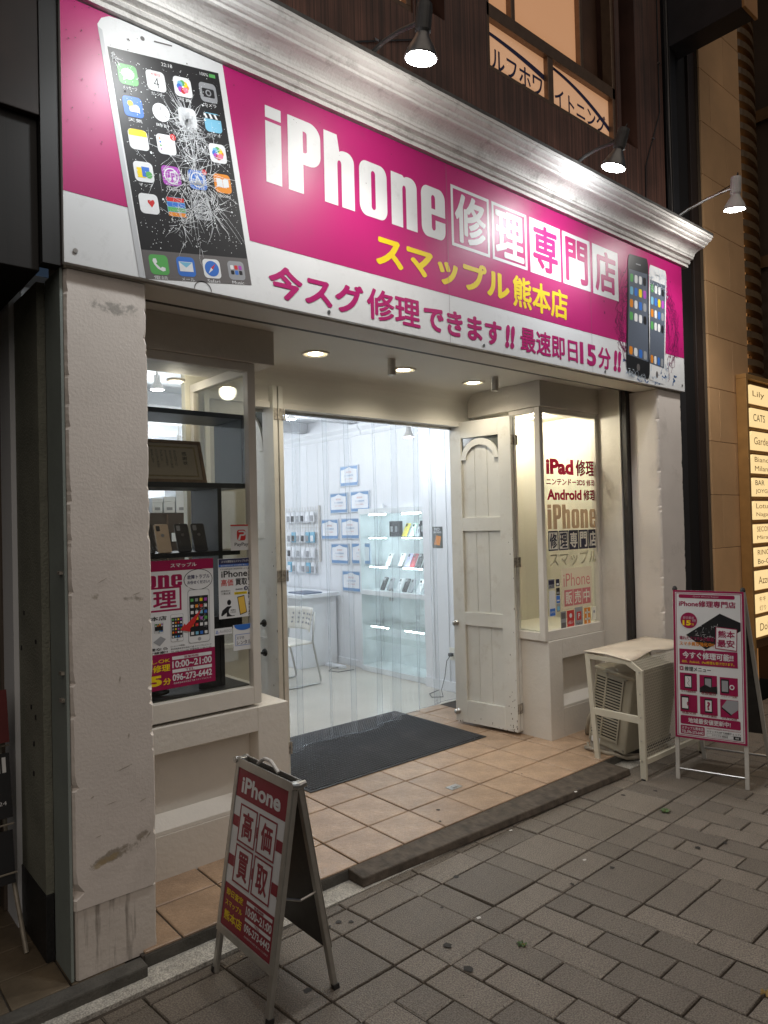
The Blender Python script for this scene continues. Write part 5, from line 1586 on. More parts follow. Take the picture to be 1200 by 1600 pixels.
# ------------------------------------------------------------------ timber, mat, litter
tb = MB()
vs_ = [(2.045, -.020, .0035), (2.05, -.128, .0035), (4.24, -.205, .0035), (4.20, -.026, .0035)]
tb.add([(x, y, z) for x, y, z in vs_] + [(2.04, -.0215, .062), (2.055, -.120, .044), (4.24, -.196, .042), (4.20, -.028, .060)], [(0, 1, 2, 3), (7, 6, 5, 4), (0, 4, 5, 1), (1, 5, 6, 2), (2, 6, 7, 3), (3, 7, 4, 0)])
tb.build("threshold_timber", WOOD, bevel=.006, label="long weathered dark timber lying along the edge of the tiled step", cat="timber")
def rib_mat():
    m = pm("ribbed_mat", (0.035, 0.035, 0.038), 0.85, 0.25, 3, dirt=.7, dcol=(.085, .078, .07), dscale=3.2)
    nt = m.node_tree
    b = nt.nodes["Principled BSDF"]
    tc = nn(nt, "ShaderNodeTexCoord")
    wv = nn(nt, "ShaderNodeTexWave", wave_type='BANDS', bands_direction='X')
    wv.inputs["Scale"].default_value = 15
    nt.links.new(tc.outputs["Object"], wv.inputs["Vector"])
    wy = nn(nt, "ShaderNodeTexWave", wave_type='BANDS', bands_direction='Y')
    wy.inputs["Scale"].default_value = 10
    nt.links.new(tc.outputs["Object"], wy.inputs["Vector"])
    mu = nn(nt, "ShaderNodeMath", operation='MULTIPLY')
    nt.links.new(wv.outputs["Fac"], mu.inputs[0]); nt.links.new(wy.outputs["Fac"], mu.inputs[1])
    bp = nn(nt, "ShaderNodeBump")
    bp.inputs["Strength"].default_value = 1.0
    bp.inputs["Distance"].default_value = .01
    nt.links.new(mu.outputs[0], bp.inputs["Height"])
    nt.links.new(bp.outputs[0], b.inputs["Normal"])
    src = b.inputs["Base Color"].links[0].from_socket
    mi = nn(nt, "ShaderNodeMix", data_type='RGBA', blend_type='MULTIPLY')
    mi.inputs[0].default_value = .75
    cr_ = nn(nt, "ShaderNodeMapRange"); cr_.inputs[3].default_value = .35; cr_.inputs[4].default_value = 2.2
    nt.links.new(mu.outputs[0], cr_.inputs[0])
    nt.links.new(src, mi.inputs[6]); nt.links.new(cr_.outputs[0], mi.inputs[7])
    nt.links.new(mi.outputs[2], b.inputs["Base Color"])
    return m
mt = thing("door_mat", "charcoal ribbed mat lying in the doorway under the strip curtain", "mat", (3.2, 1.4, .0605))
MB().box(2.475, .905, .0615, 4.03, 1.90, .070).build("ribbed_field", rib_mat(), mt)
MB().box(2.45, .880, .0612, 4.055, .904, .067).box(2.45, 1.901, .0612, 4.055, 1.925, .067).box(2.45, .9045, .0612, 2.4745, 1.9005, .067).box(4.0305, .9045, .0612, 4.055, 1.9005, .067).build("rubber_edge", pm("mat_rubber", (.018, .018, .018), .6), mt, bevel=.002)
LEAFG = pm("leaf_green", (0.06, 0.11, 0.03), .55, .3, 40)
LEAFY = pm("leaf_yellow", (0.26, 0.17, 0.04), .6, .3, 40)
def leaf(x, y, r, rot, m, label, stem=0.0, lobes=5):
    vs_, n = [(0, 0, .006)], 20
    for i in range(n):
        a = 2 * math.pi * i / n
        rr = r * (0.55 + 0.45 * abs(math.cos(a * lobes / 2)) ** 1.5) * (1.25 if abs(a - math.pi) < .5 else 1)
        vs_.append((rr * math.cos(a + rot), rr * math.sin(a + rot), .003 + .009 * math.sin(3 * a) ** 2))
    fs = [(0, i + 1, (i + 1) % n + 1) for i in range(n)]
    t = thing("fallen_leaf", label, "leaf", (x, y, 0), "fallen leaves on the paving")
    MB().add([(x + a, y + b, c_) for a, b, c_ in vs_], fs).build("blade", m, t)
    if stem:
        MB().tube([(x, y, .005), (x - math.cos(rot) * stem * .5, y - math.sin(rot) * stem * .5, .010), (x - math.cos(rot - .5) * stem, y - math.sin(rot - .5) * stem, .004)], .0014, 5).build("stalk", LEAFY, t)
leaf(3.86, -.640, .035, .5, LEAFG, "green lobed leaf on the paving in front of the cover table", .03)
leaf(2.235, -.90, .022, 2.0, LEAFG, "small green leaf on the paving nearer the A-frame board", .02)
leaf(2.63, -1.665, .022, 2.6, LEAFY, "yellow leaf with a long curled stalk at the corner nearest the viewer", .09)
LIT = pm("litter_white", (.6, .58, .55), .7)
for k, (x, y, lab) in enumerate(((3.62, -.205, "white scrap by the dark timber end near the cover table"), (3.02, -.20, "white scrap by the middle of the dark timber"), (2.255, -.655, "white scrap in the paving joint before the entrance"), (3.02, -.665, "thin white scrap between large slabs right of the timber middle"))):
    MB().poly([(x - .012, y - .004), (x + .006, y - .009), (x + .013, y + .004), (x - .004, y + .010)], WORLD, .0035 if y < -.21 else (.057 if k == 0 else .004)).build("litter_scrap", LIT, None, label=lab, cat="litter")
GUM = pm("gum_spot", (.03, .027, .024), .8)
mb = MB()
rg = random.Random(4)
for (x, y, r) in ((1.97, -.86, .022), (2.44, -.345, .016), (1.80, -.27, .014), (1.84, -.305, .012), (3.05, -.80, .016), (2.78, -.76, .012), (2.02, -.70, .018), (1.45, -.55, .016), (3.55, -.98, .016), (3.7, -1.05, .012), (4.1, -.45, .014), (3.9, -.35, .014), (1.75, -.27, .01), (2.2, -.49, .008)):
    mb.poly([(x + r * rg.uniform(.6, 1.15) * math.cos(a), y + r * rg.uniform(.6, 1.15) * math.sin(a)) for a in [i * .57 for i in range(11)]], WORLD, .0026)
mb.each("gum_spot", GUM, pav)
mb = MB()
for (x, y, r) in ((2.83, .165, .012), (2.73, .05, .009), (3.30, .06, .008), (3.62, .2, .007)):
    mb.poly([(x + r * rg.uniform(.6, 1.15) * math.cos(a), y + r * rg.uniform(.6, 1.15) * math.sin(a)) for a in [i * .57 for i in range(11)]], WORLD, .0622)
mb.each("gum_spot", GUM, ent)
# ------------------------------------------------------------------ prints on the left display window
YG = 0.5265
fG = Fr((0, YG, 0), (1, 0, 0), (0, 0, 1))
def sheet(name, x0, z0, x1, z1, m, label, cat, tilt=0.0, fr=fG, w=.0):
    o = MB().box(x0, z0, w - .0004, x1, z1, w + .0006, fr).build(name, m, None, label=label, cat=cat)
    return o
po = sheet("window_poster", 1.13, .926, 1.656, 1.538, MWHITE, "large magenta and white repair poster half hidden by the pillar", "poster")
q = frac(fG, 1.13, .926, 1.656, 1.538)
a1_, a2_, a3_, a4_ = .0012, .0018, .0024, .0030
fbox(q, 0, 0, 1, .082, CRIM, a1_, po)
ftxt(q, "スマップル", .575, .025, .83, .058, MWHITE, a2_, po, .02)
fit(HEAVY, .02, .205, .685, .09, q, a1_).build("lettering", CRIM, po)
for k, ch in enumerate("修理"):
    u = .02 + .33 * k
    fring(q, u, .205, u + .325, .395, .018, .014, CRIM, a1_, po)
    ftxt(q, ch, u + .055, .235, u + .28, .368, CRIM, a1_, po, .03)
fpoly(q, ell(.845, .165, .145, .085), BLACKP, a1_, po)
fpoly(q, ell(.845, .165, .139, .080), MWHITE, a2_, po)
fpoly(q, [(.735, .215), (.765, .235), (.70, .255)], MWHITE, a2_, po)
ftxt(q, "故障トラブル", .735, .125, .960, .160, NAVY, a3_, po, .02)
ftxt(q, "お任せください!", .735, .172, .960, .200, NAVY, a3_, po, .02)
def mini_phone(q, u0, v0, u1, v1, w, par, body=MWHITE, line=GREYP, rows_=5, cracked=False):
    asp = 1.163
    r = (u1 - u0) * .12
    fpoly(q, [(a, b / asp) for a, b in rrect(u0, v0 * asp, u1, v1 * asp, r)], line, w, par, "phone_outline")
    e = (u1 - u0) * .025
    fpoly(q, [(a, b / asp) for a, b in rrect(u0 + e, (v0 + e * .6) * asp, u1 - e, (v1 - e * .6) * asp, r)], body, w + .0003, par, "phone_body")
    sv0, sv1 = v0 + (v1 - v0) * .12, v0 + (v1 - v0) * .87
    su0, su1 = u0 + (u1 - u0) * .07, u1 - (u1 - u0) * .07
    fbox(q, su0, sv0, su1, sv1, BLACKP, w + .0006, par, "screen")
    cs = [GREEN, MWHITE, MWHITE, GREYP, SKYB, MWHITE, YELLOW, BLUE, ORANGE, PURPLE, MWHITE, RED]
    mbs = {}
    for r_ in range(rows_ + 1):
        for c_ in range(4):
            cu2 = su0 + (su1 - su0) * (.14 + .24 * c_)
            cv = sv0 + (sv1 - sv0) * ((.10 + .155 * r_) if r_ < rows_ else .93)
            h = (su1 - su0) * .075
            m_ = cs[(r_ * 5 + c_ * 3) % 12]
            mbs.setdefault(m_.name, (MB(), m_))[0].poly([(cu2 - h, cv - h / asp), (cu2 + h, cv - h / asp), (cu2 + h, cv + h / asp), (cu2 - h, cv + h / asp)], q, w + .0009)
    for mb_, m_ in mbs.values():
        mb_.build("app_icon", m_, par, kind="stuff")
    if cracked:
        mb_ = MB()
        for k in range(60):
            u, v = rk.gauss((su0 + su1) / 2 + .03, .03), rk.gauss(sv0 + (sv1 - sv0) * .4, .07)
            a = rk.uniform(0, 6.28); l = rk.uniform(.01, .035)
            mb_.poly([(u, v), (u + l * math.cos(a), v + l * math.sin(a)), (u + l * math.cos(a) + .002, v + l * math.sin(a) + .002)], q, w + .0012)
        mb_.build("crack_lines", MWHITE, par, kind="stuff")
    fpoly(q, ell((u0 + u1) / 2, v0 + (v1 - v0) * .935, (u1 - u0) * .08, (u1 - u0) * .07, 12), line, w + .0006, par, "home_button")
mini_phone(q, .735, .245, .955, .670, a2_, po, cracked=True)
mini_phone(q, .565, .425, .690, .640, a2_, po)
fpoly(q, [(.655, .555), (.70, .505), (.71, .52), (.87, .405), (.80, .51), (.75, .555), (.755, .575)], RED, .0042, po)
ftxt(q, "熊本店", .30, .428, .53, .462, BLACKP, a1_, po, .02)
mini_phone(q, .41, .475, .50, .56, a1_, po, rows_=2)
fpoly(q, [(.40, .625), (.47, .585), (.52, .61), (.46, .66)], GREYP, a1_, po)
for k, s_ in enumerate(("[ショップ情報]", "熊本県熊本市中央区下通 スマップルビル 1F", "TEL:096-273-6442 営業時間 11:00~21:00")):
    ftxt(q, s_, .565, .668 + .021 * k, (.70, .965, .965)[k], .683 + .021 * k, BLACKP, a1_, po, 0)
ftxt(q, "修理なら", .30, .672, .535, .694, BLACKP, a1_, po, .02)
ftxt(q, "ネットで検索!!", .20, .700, .535, .720, BLACKP, a1_, po, .02)
fbox(q, 0, .723, 1, 1, CRIM, a1_, po)
ftxt(q, "なおしOK", .22, .760, .555, .792, YELLOW, a2_, po, .01)
ftxt(q, "修理", .39, .805, .555, .860, YELLOW, a2_, po, .03)
ftxt(q, "15", .28, .885, .475, .965, YELLOW, a2_, po, .05)
ftxt(q, "分", .485, .915, .56, .965, YELLOW, a2_, po, .03)
for v, s_, b_ in ((.755, "営業時間", "10:00~21:00"), (.857, "TEL", "096-273-6442")):
    fbox(q, .575, v, .965, v + .026, MWHITE, a2_, po)
    ftxt(q, s_, .70 if len(s_) < 4 else .69, v + .004, .83 if len(s_) > 3 else .79, v + .022, CRIM, a3_, po, .01)
    ftxt(q, b_, .575, v + .036, .965, v + .090, MWHITE, a2_, po, .026)
ftxt(q, "熊本県熊本市中央区下通 スマップルビル 1F", .585, .957, .955, .971, MWHITE, a2_, po, 0)

sp_ = sheet("window_poster", 1.684, 1.228, 1.889, 1.531, MWHITE, "small white buyback poster with dark blue heading on the left window", "poster")
q = frac(fG, 1.684, 1.228, 1.889, 1.531)
fbox(q, .01, .005, .99, .140, NAVY, a1_, sp_)
ftxt(q, "スマホ買取ならスマップルがNo.1!!", .08, .030, .96, .070, MWHITE, a2_, sp_, .015)
fbox(q, .01, .098, .99, .138, BLUE, a2_, sp_)
ftxt(q, "他店徹底対抗 即日現金 安心・簡単", .06, .106, .95, .130, MWHITE, a3_, sp_, .01)
ftxt(q, "まずは無料査定! 高価買取致します", .05, .165, .80, .190, BLACKP, a1_, sp_, 0)
ftxt(q, "iPhone", .075, .205, .80, .315, BLACKP, a1_, sp_, .02)
ftxt(q, "高価", .065, .345, .40, .460, RED, a1_, sp_, .012)
ftxt(q, "買取", .46, .345, .79, .460, BLACKP, a1_, sp_, .024)
ftxt(q, "画面割れ", .06, .525, .32, .555, BLACKP, a1_, sp_, 0)
ftxt(q, "二束三文", .06, .565, .32, .600, BLACKP, a1_, sp_, .01)
fpoly(q, ell(.75, .52, .055, .037), NAVY, a1_, sp_); ftxt(q, "3", .725, .500, .775, .540, MWHITE, a2_, sp_, .02)
ftxt(q, "高価買取", .46, .515, .66, .540, BLACKP, a1_, sp_, .01)
fbox(q, .42, .572, .78, .615, YELLOW, a1_, sp_)
ftxt(q, "おまかせ下さい", .45, .580, .75, .606, BLACKP, a2_, sp_, .01)
fpoly(q, ell(.275, .735, .055, .045), BLACKP, a1_, sp_)
fpoly(q, [(.05, .94), (.09, .86), (.22, .80), (.33, .80), (.40, .90), (.42, .97), (.20, .97), (.21, .90), (.08, .955)], BLACKP, a1_, sp_)
fpoly(q, ell(.38, .885, .12, .075), MWHITE, a2_, sp_)
ftxt(q, "故障も", .31, .855, .45, .880, BLACKP, a3_, sp_, .01); ftxt(q, "できます", .30, .890, .46, .915, BLACKP, a3_, sp_, .01)
fpoly(q, [(.50, .655), (.70, .635), (.77, .93), (.57, .965)], BLACKP, a1_, sp_)
fpoly(q, [(.52, .668), (.69, .650), (.75, .92), (.585, .948)], pm("amber_print", (.75, .48, .08), .35), a2_, sp_)
vtxt(fG, "高価買取 スピード上乗せあり", 1.684 + .205 * .855, 1.531 - .303 * .15, .0185, BLACKP, a1_, sp_)
vtxt(fG, "お持ちの端末をその場で査定致します", 1.684 + .205 * .945, 1.531 - .303 * .15, .0135, BLACKP, a1_, sp_, 0)

pp = sheet("payment_sticker", 1.757, 1.570, 1.876, 1.702, MWHITE, "white payment sticker with red P mark on the left window", "sticker")
q = frac(fG, 1.757, 1.570, 1.876, 1.702)
fbox(q, 0, 0, 1, .055, RED, a1_, pp)
fpoly(q, rrect(.30, .20, .72, .62, .10), RED, a1_, pp)
fit(loops([[(0, 0), (.25, 0), (.36, .42)] + ell(.62, .66, .30, .26, 10, -80, 90) + [(.12, .92), (.08, .78), (.55, .78)] + list(reversed(ell(.58, .67, .14, .11, 8, -70, 80))) + [(.22, .56)]]), .34, .60, .72, .24, q, a2_).build("logo_mark", MWHITE, pp)
ftxt(q, "PayPay", .18, .70, .84, .87, BLACKP, a1_, pp, .008)
ar = sheet("register_sticker", 1.657, 1.150, 1.754, 1.183, MWHITE, "narrow white sticker with grey lettering below the small poster", "sticker", w=.0008)
q = frac(fG, 1.657, 1.150, 1.754, 1.183)
ftxt(q, "AirREGI", .27, .30, .95, .72, GREYP, .0022, ar, .0)
fit(loops([[(0, 0), (1, 0), (.5, 1)], [(.25, .15), (.5, .7), (.75, .15)]]), .04, .74, .22, .24, q, .0022).build("logo_mark", BLUE, ar)
rn = sheet("rental_sticker", 1.760, 1.059, 1.880, 1.190, MWHITE, "white phone rental sticker with blue arc on the left window", "sticker")
q = frac(fG, 1.760, 1.059, 1.880, 1.190)
fpoly(q, [(.05, .0), (.95, .0)] + [(.5 + .45 * math.cos(t), .02 + .21 * math.sin(t)) for t in [math.pi * k / 12 for k in range(1, 12)]], BLUE, a1_, rn)
fring(q, .10, .38, .93, .82, .02, .016, BLUE, a1_, rn)
ftxt(q, "スマホ", .15, .46, .52, .58, NAVY, a1_, rn, .005)
ftxt(q, "レンタル", .17, .62, .85, .78, NAVY, a1_, rn, .005)

# ------------------------------------------------------------------ things in the left display bay
SHELF = pm("black_shelf", (0.022, 0.022, 0.024), 0.4, 0.2, 8)
su = thing("display_shelf", "black stepped display shelf standing inside the left window", "shelf", (1.5, .76, .822))
T_ = .024
MB().box(1.09, .615, 2.262, 1.905, .93, 2.287).build("board", SHELF, su, bevel=.002)
MB().box(1.09, .615, 1.895, 1.905, .93, 1.921).build("board", SHELF, su, bevel=.002)
MB().box(1.881, .617, 1.9215, 1.904, .928, 2.2615).build("upright", SHELF, su, bevel=.002)
MB().box(1.735, .617, .873, 1.759, .928, 1.8945).build("upright", SHELF, su, bevel=.002)
MB().box(1.09, .615, 1.545, 1.7345, .93, 1.569).box(1.7595, .615, 1.545, 1.86, .93, 1.569).build("board", SHELF, su, bevel=.002)
MB().box(1.09, .617, 1.205, 1.7345, .928, 1.229).box(1.7595, .617, 1.160, 1.864, .928, 1.215).build("board", SHELF, su, bevel=.002)
MB().box(1.085, .553, .823, 1.864, 1.19, .872).build("base_board", SHELF, su, bevel=.003)
MB().box(1.62, .62, .8725, 1.7345, .64, 1.2045).build("upright", SHELF, su, bevel=.002)
ce = thing("framed_certificate", "wood framed certificate leaning back on the top shelf of the window", "certificate", (1.45, .72, 1.9225))
fC = Fr((1.10, .655, 1.9235), (1, 0, 0), (0, .34, 1))
WOODF = pm("frame_wood", (.20, .12, .06), .45, .25, 20)
CW, CH = .60, .235
MB().box(0, 0, -.018, CW, .018, 0, fC).box(0, CH - .018, -.018, CW, CH, 0, fC).box(0, .018, -.018, .018, CH - .018, 0, fC).box(CW - .018, .018, -.018, CW, CH - .018, 0, fC).build("frame", WOODF, ce, bevel=.003)
CERT = pm("cert_paper", (.42, .34, .24), .6, .05, 8)
MB().box(.018, .018, -.012, CW - .018, CH - .018, -.008, fC).build("paper", CERT, ce)
GOLD = pm("cert_gold", (.30, .22, .11), .5, .2, 60)
mb = MB()
for a in ((.035, .032, CW - .035, .042), (.035, CH - .042, CW - .035, CH - .032), (.035, .042, .045, CH - .042), (CW - .045, .042, CW - .035, CH - .042)):
    mb.rect(*a, fC, -.0074)
mb.build("printed_border", GOLD, ce)
vtxt(fC, "感謝状", CW - .10, CH - .06, .026, BLACKP, -.0072, ce)
for k, s_ in enumerate(("貴店は日頃より", "技術の向上に努め", "多大なる貢献を", "されました", "ここに深く感謝の", "意を表します")):
    vtxt(fC, s_, CW - .15 - k * .024, CH - .055, .0125, BLACKP, -.0072, ce, 0)
MB().rect(.02, .02, CW - .02, CH - .02, fC, -.004).build("glazing", GLASS, ce)
PB = pm("phone_black", (.012, .012, .014), .25, .1, 5)
PG = pm("phone_gold", (.55, .42, .30), .3, .05, 5, metal=.4)
PS = pm("phone_silver", (.55, .56, .58), .3, .05, 5, metal=.4)
def phone_obj(fr, m, label, group, w=.071, h=.145, name="phone", sub=True, cat="phone", lens=1):
    t = thing(name, label, cat, fr.o, group)
    MB().prism(rrect(0, 0, w, h, .010, 4), fr, -.008, 0).build("body", m, t, bevel=.0015)
    if sub:
        MB().poly(rrect(.008, h - .038, .028 if lens == 1 else .034, h - .010, .005, 3), fr, .0006).build("camera_island", PB if m is not PB else GREYP, t)
        MB().poly(ell(w / 2, h * .60, .009, n=10), fr, .0006).build("emblem", GREYP if m is not PB else DOCK, t)
    MB().box(w * .2, -.001, -.05, w * .8, .004, -.009, fr).build("stand", PB, t)
    return t
rl = random.Random(2)
for k, (x, m, lab) in enumerate(((1.345, PB, "black phone leftmost on the window shelf, next to the pillar"), (1.432, PG, "gold phone with lens standing between black phones on the window shelf"), (1.535, PB, "black phone just right of the gold phone on the window shelf"), (1.628, PB, "black phone rightmost on the window shelf by the upright"))):
    phone_obj(Fr((x, .655 + .008 * (k % 2), 1.5705), (1, -.05, 0), (-.03, .30, 1)), m, lab, "phones on the window shelf", .072, .150)
ts = thing("tablet_stand", "black tablet stand with flared foot behind the large poster", "stand", (1.40, .72, .8725))
MB().lathe((1.42, .72, .8727), (0, 0, 1), [(0, 0), (.075, 0), (.070, .012), (.03, .035), (.028, .07), (.05, .10), (0, .10)], 18).build("foot", DARK, ts, smooth=True)
MB().box(1.33, .71, .972, 1.53, .725, 1.12).build("tablet", DARK, ts, bevel=.004)
# back store seen through the lower cube
bs = thing("storage_shelf", "dark brown storage shelf with white boxes on top inside the room", "shelf", (2.0, 2.15, .056))
MB().box(1.72, 2.0, .056, 2.26, 2.35, 1.80).build("carcass", pm("brown_carcass", (.05, .035, .028), .5), bs, bevel=.003)
MB().box(2.055, 1.992, .10, 2.067, 1.9995, 1.79).build("upright", pm("brown_edge", (.12, .08, .06), .5), bs)
MB().box(2.09, 1.985, 1.60, 2.19, 1.9985, 1.66).build("paper_slip", CPW_ if False else ROOM_WHITE, bs)
for k, (x0, x1, h, lab) in enumerate(((1.965, 2.04, .10, "white carton leftmost on the storage shelf"), (2.05, 2.13, .11, "white carton in the middle on the storage shelf"), (2.14, 2.22, .165, "taller white carton rightmost on the storage shelf"))):
    t = thing("carton", lab, "box", ((x0 + x1) / 2, 2.1, 1.8005), "cartons on the storage shelf")
    MB().box(x0, 2.02, 1.8005, x1, 2.2, 1.8005 + h).build("body", ROOM_WHITE, t, bevel=.003)
    MB().box(x0 - .002, 2.016, 1.8005 + h * .72, x1 + .002, 2.204, 1.8005 + h + .004).build("lid", ROOM_WHITE, t, bevel=.003)
    MB().box(x0 + .02, 2.0155, 1.82, x1 - .02, 2.0185, 1.84).build("label_card", GREYP, t)

# ------------------------------------------------------------------ lettering on the right display window
YR_ = .5135
fW = Fr((0, YR_, 0), (1, 0, 0), (0, 0, 1))
let = thing("window_lettering", "stuck-on window lettering in maroon, brown and navy on right display window", "lettering", (4.7, YR_, 1.3))
WMAR = vinyl("window_maroon", (.34, .020, .050), .35)
WHALO = pm("window_halo", (.62, .55, .50), .5)
for s_, x0, x1, z0, z1, b_ in (("iPad", 4.385, 4.735, 2.030, 2.150, .05), ("修理", 4.765, 5.035, 2.025, 2.155, .034), ("ニンテンドー3DS", 4.385, 4.885, 1.950, 1.998, .03), ("修理", 4.905, 5.035, 1.948, 2.000, .03), ("Android", 4.388, 4.835, 1.835, 1.918, .04), ("修理", 4.860, 5.038, 1.832, 1.920, .034)):
    txt(fW, s_, x0, z0, x1, z1, WMAR, .0010, let, b_)
FADE = vinyl("faded_brown", (.50, .36, .26), .5)
fit(HEAVY, 4.388, 1.615, 5.036, 1.802, fW, .0010).build("lettering", FADE, let)
NB = pm("navy_vinyl", (.014, .014, .045), .4)
CWIN = pm("cream_vinyl", (.86, .83, .74), .5)
for k, ch in enumerate("修理専門店"):
    x0 = 4.388 + .1308 * k; x1 = x0 + .125
    MB().rect(x0, 1.452, x1, 1.602, fW, .0010).build("character_box", NB, let)
    if k < 2:
        MB().rect(x0 + .010, 1.463, x1 - .010, 1.591, fW, .0015).build("character_box", CWIN, let)
        txt(fW, ch, x0 + .017, 1.470, x1 - .017, 1.584, NB, .0020, let, .03)
    else:
        txt(fW, ch, x0 + .014, 1.467, x1 - .014, 1.587, CWIN, .0015, let, .03)
GH = vinyl("ghost_vinyl", (.90, .88, .80), .88)
txt(fW, "スマップル", 4.40, 1.330, 5.03, 1.440, GH, .0010, let, .02)
PK = vinyl("pink_vinyl", (.70, .26, .29), .5)
pk = MB().rect(4.540, .995, 4.945, 1.310, fW, .0006).build("pale_panel", vinyl("pale_vinyl", (.82, .74, .66), .65), let)
txt(fW, "iPhone", 4.565, 1.170, 4.915, 1.270, PK, .0014, let, -.006)
for k, ch in enumerate("販売中"):
    x0 = 4.570 + .118 * k
    MB().rect(x0, 1.020, x0 + .112, 1.145, fW, .0014).build("character_box", PK, let)
    txt(fW, ch, x0 + .014, 1.033, x0 + .098, 1.132, CREAM, .0020, let, .02)
def sticker(x0, z0, x1, z1, m, label, extra=None):
    o = MB().box(x0, z0, .0002, x1, z1, .0010, fW).build("window_sticker", m, None, label=label, cat="sticker", group="small stickers on the right display window")
    if extra: extra(o)
    return o
def blk(o, *a):
    for (u0, v0, u1, v1, m) in a:
        MB().rect(u0, v0, u1, v1, fW, .0016).build("printed_block", m, o)
sticker(4.374, 1.170, 4.450, 1.240, GREYP, "grey square sticker top left of the right window stickers", lambda o: (blk(o, (4.38, 1.20, 4.444, 1.232, NB)), txt(fW, "AUS", 4.384, 1.176, 4.44, 1.195, BLACKP, .0018, o, .01)))
sticker(4.468, 1.182, 4.512, 1.236, NB, "small navy sticker right of the grey square sticker", lambda o: blk(o, (4.475, 1.19, 4.505, 1.205, MWHITE)))
sticker(4.470, 1.115, 4.514, 1.170, BLACKP, "small black sticker below the navy one", lambda o: blk(o, (4.475, 1.125, 4.509, 1.14, GREYP)))
sticker(4.470, 1.055, 4.514, 1.112, BLUE, "small blue sticker below the black one", lambda o: blk(o, (4.476, 1.07, 4.508, 1.08, MWHITE)))
sticker(4.470, .990, 4.514, 1.050, GREYP, "small grey blue sticker lowest in the narrow column", lambda o: blk(o, (4.476, 1.0, 4.508, 1.03, SKYB)))
sticker(4.380, .960, 4.455, 1.155, MWHITE, "tall white card with blue lower edge on the right window", lambda o: (blk(o, (4.385, .966, 4.45, 1.02, BLUE)), txt(fW, "SUPPORT", 4.388, .985, 4.448, 1.000, MWHITE, .0022, o, .01)))
sticker(4.517, .830, 4.585, .985, GREYP, "tall grey sticker leftmost of the bottom row", lambda o: blk(o, (4.524, .93, 4.578, .975, DOCK), (4.524, .86, 4.578, .90, DOCK)))
sticker(4.598, .862, 4.690, .985, RED, "red square sticker in the bottom row", lambda o: (txt(fW, "d払い", 4.612, .880, 4.676, .910, MWHITE, .0018, o, .01), MB().poly(ell(4.644, .945, .018), fW, .0016).build("printed_shape", MWHITE, o)))
sticker(4.700, .840, 4.805, 1.000, GREYP, "grey sticker with red square in the bottom row", lambda o: (blk(o, (4.725, .90, 4.785, .965, RED)), txt(fW, "P", 4.742, .912, 4.768, .953, MWHITE, .0022, o, .02), txt(fW, "PayPay", 4.72, .858, 4.79, .882, BLACKP, .0018, o, 0)))
sticker(4.825, .855, 4.910, .985, ORANGE, "orange brown sticker with pale cross mark in the bottom row", lambda o: (blk(o, (4.835, .94, 4.900, .955, CREAM), (4.835, .89, 4.900, .905, CREAM), (4.858, .865, 4.874, .975, CREAM))))
sticker(4.935, .880, 4.990, .985, CREAM, "faint cream sticker at the right end of the bottom row", lambda o: MB().poly(ell(4.962, .945, .012), fW, .0016).build("printed_shape", GREYP, o))

# ------------------------------------------------------------------ the room: certificates, cabinet, accessories
fX = Fr((5.058, 0, 0), (0, -1, 0), (0, 0, 1))
CBLUE = pm("cert_blue", (.13, .28, .52), .4)
CFR = pm("cert_frame", (.55, .60, .68), .4)
CPW = pm("cert_white", (.80, .82, .86), .5)
TXTR = pm("cert_text_red", (.55, .25, .22), .5)
certs = [(3.775, 2.250, "topmost framed blue and white certificate on the room wall"), (3.985, 1.942, "left certificate of the second row on the room wall"), (3.585, 1.947, "right certificate of the second row on the room wall"), (4.175, 1.634, "left certificate of the third row on the room wall"), (3.775, 1.640, "right certificate of the third row on the room wall"), (3.985, 1.345, "left certificate of the fourth row on the room wall"), (3.585, 1.353, "certificate half hidden behind the glass cabinet"), (3.775, 1.030, "lowest certificate on the room wall, beside the cabinet")]
for (y, z, lab) in certs:
    t = thing("certificate", lab, "certificate", (5.055, y, z - .12), "certificates on the room wall")
    u, v = -y, z
    hw, hh = .172, .122
    MB().box(u - hw, v - hh, .001, u + hw, v + hh, .016, fX).build("frame", CFR, t, bevel=.003)
    MB().rect(u - hw + .012, v - hh + .012, u + hw - .012, v + hh - .012, fX, .0168).build("paper", CBLUE, t)
    MB().poly([(u - hw + .022, v - hh + .045), (u + hw - .022, v - hh + .045), (u + hw - .022, v + .072), (u + .07, v + .082), (u, v + .104), (u - .07, v + .082), (u - hw + .022, v + .072)], fX, .0176).build("paper_field", CPW, t)
    for k in range(3):
        fit(glyphs(("認定証", "スマホ修理技術", "スマップル熊本店")[k], .01), u - (.05, .085, .07)[k], v + (.035, -.005, -.04)[k], u + (.05, .085, .07)[k], v + (.055, .015, -.025)[k], fX, .0184).build("lettering", (TXTR, CBLUE, TXTR)[k], t)
    mb = MB()
    for k in range(9):
        mb.poly(ell(u - hw + .03 + k * .036, v - hh + .045, .022, .018, 10), fX, .0172 + .00003 * k)
    mb.build("printed_shape", CPW if False else CBLUE, t)
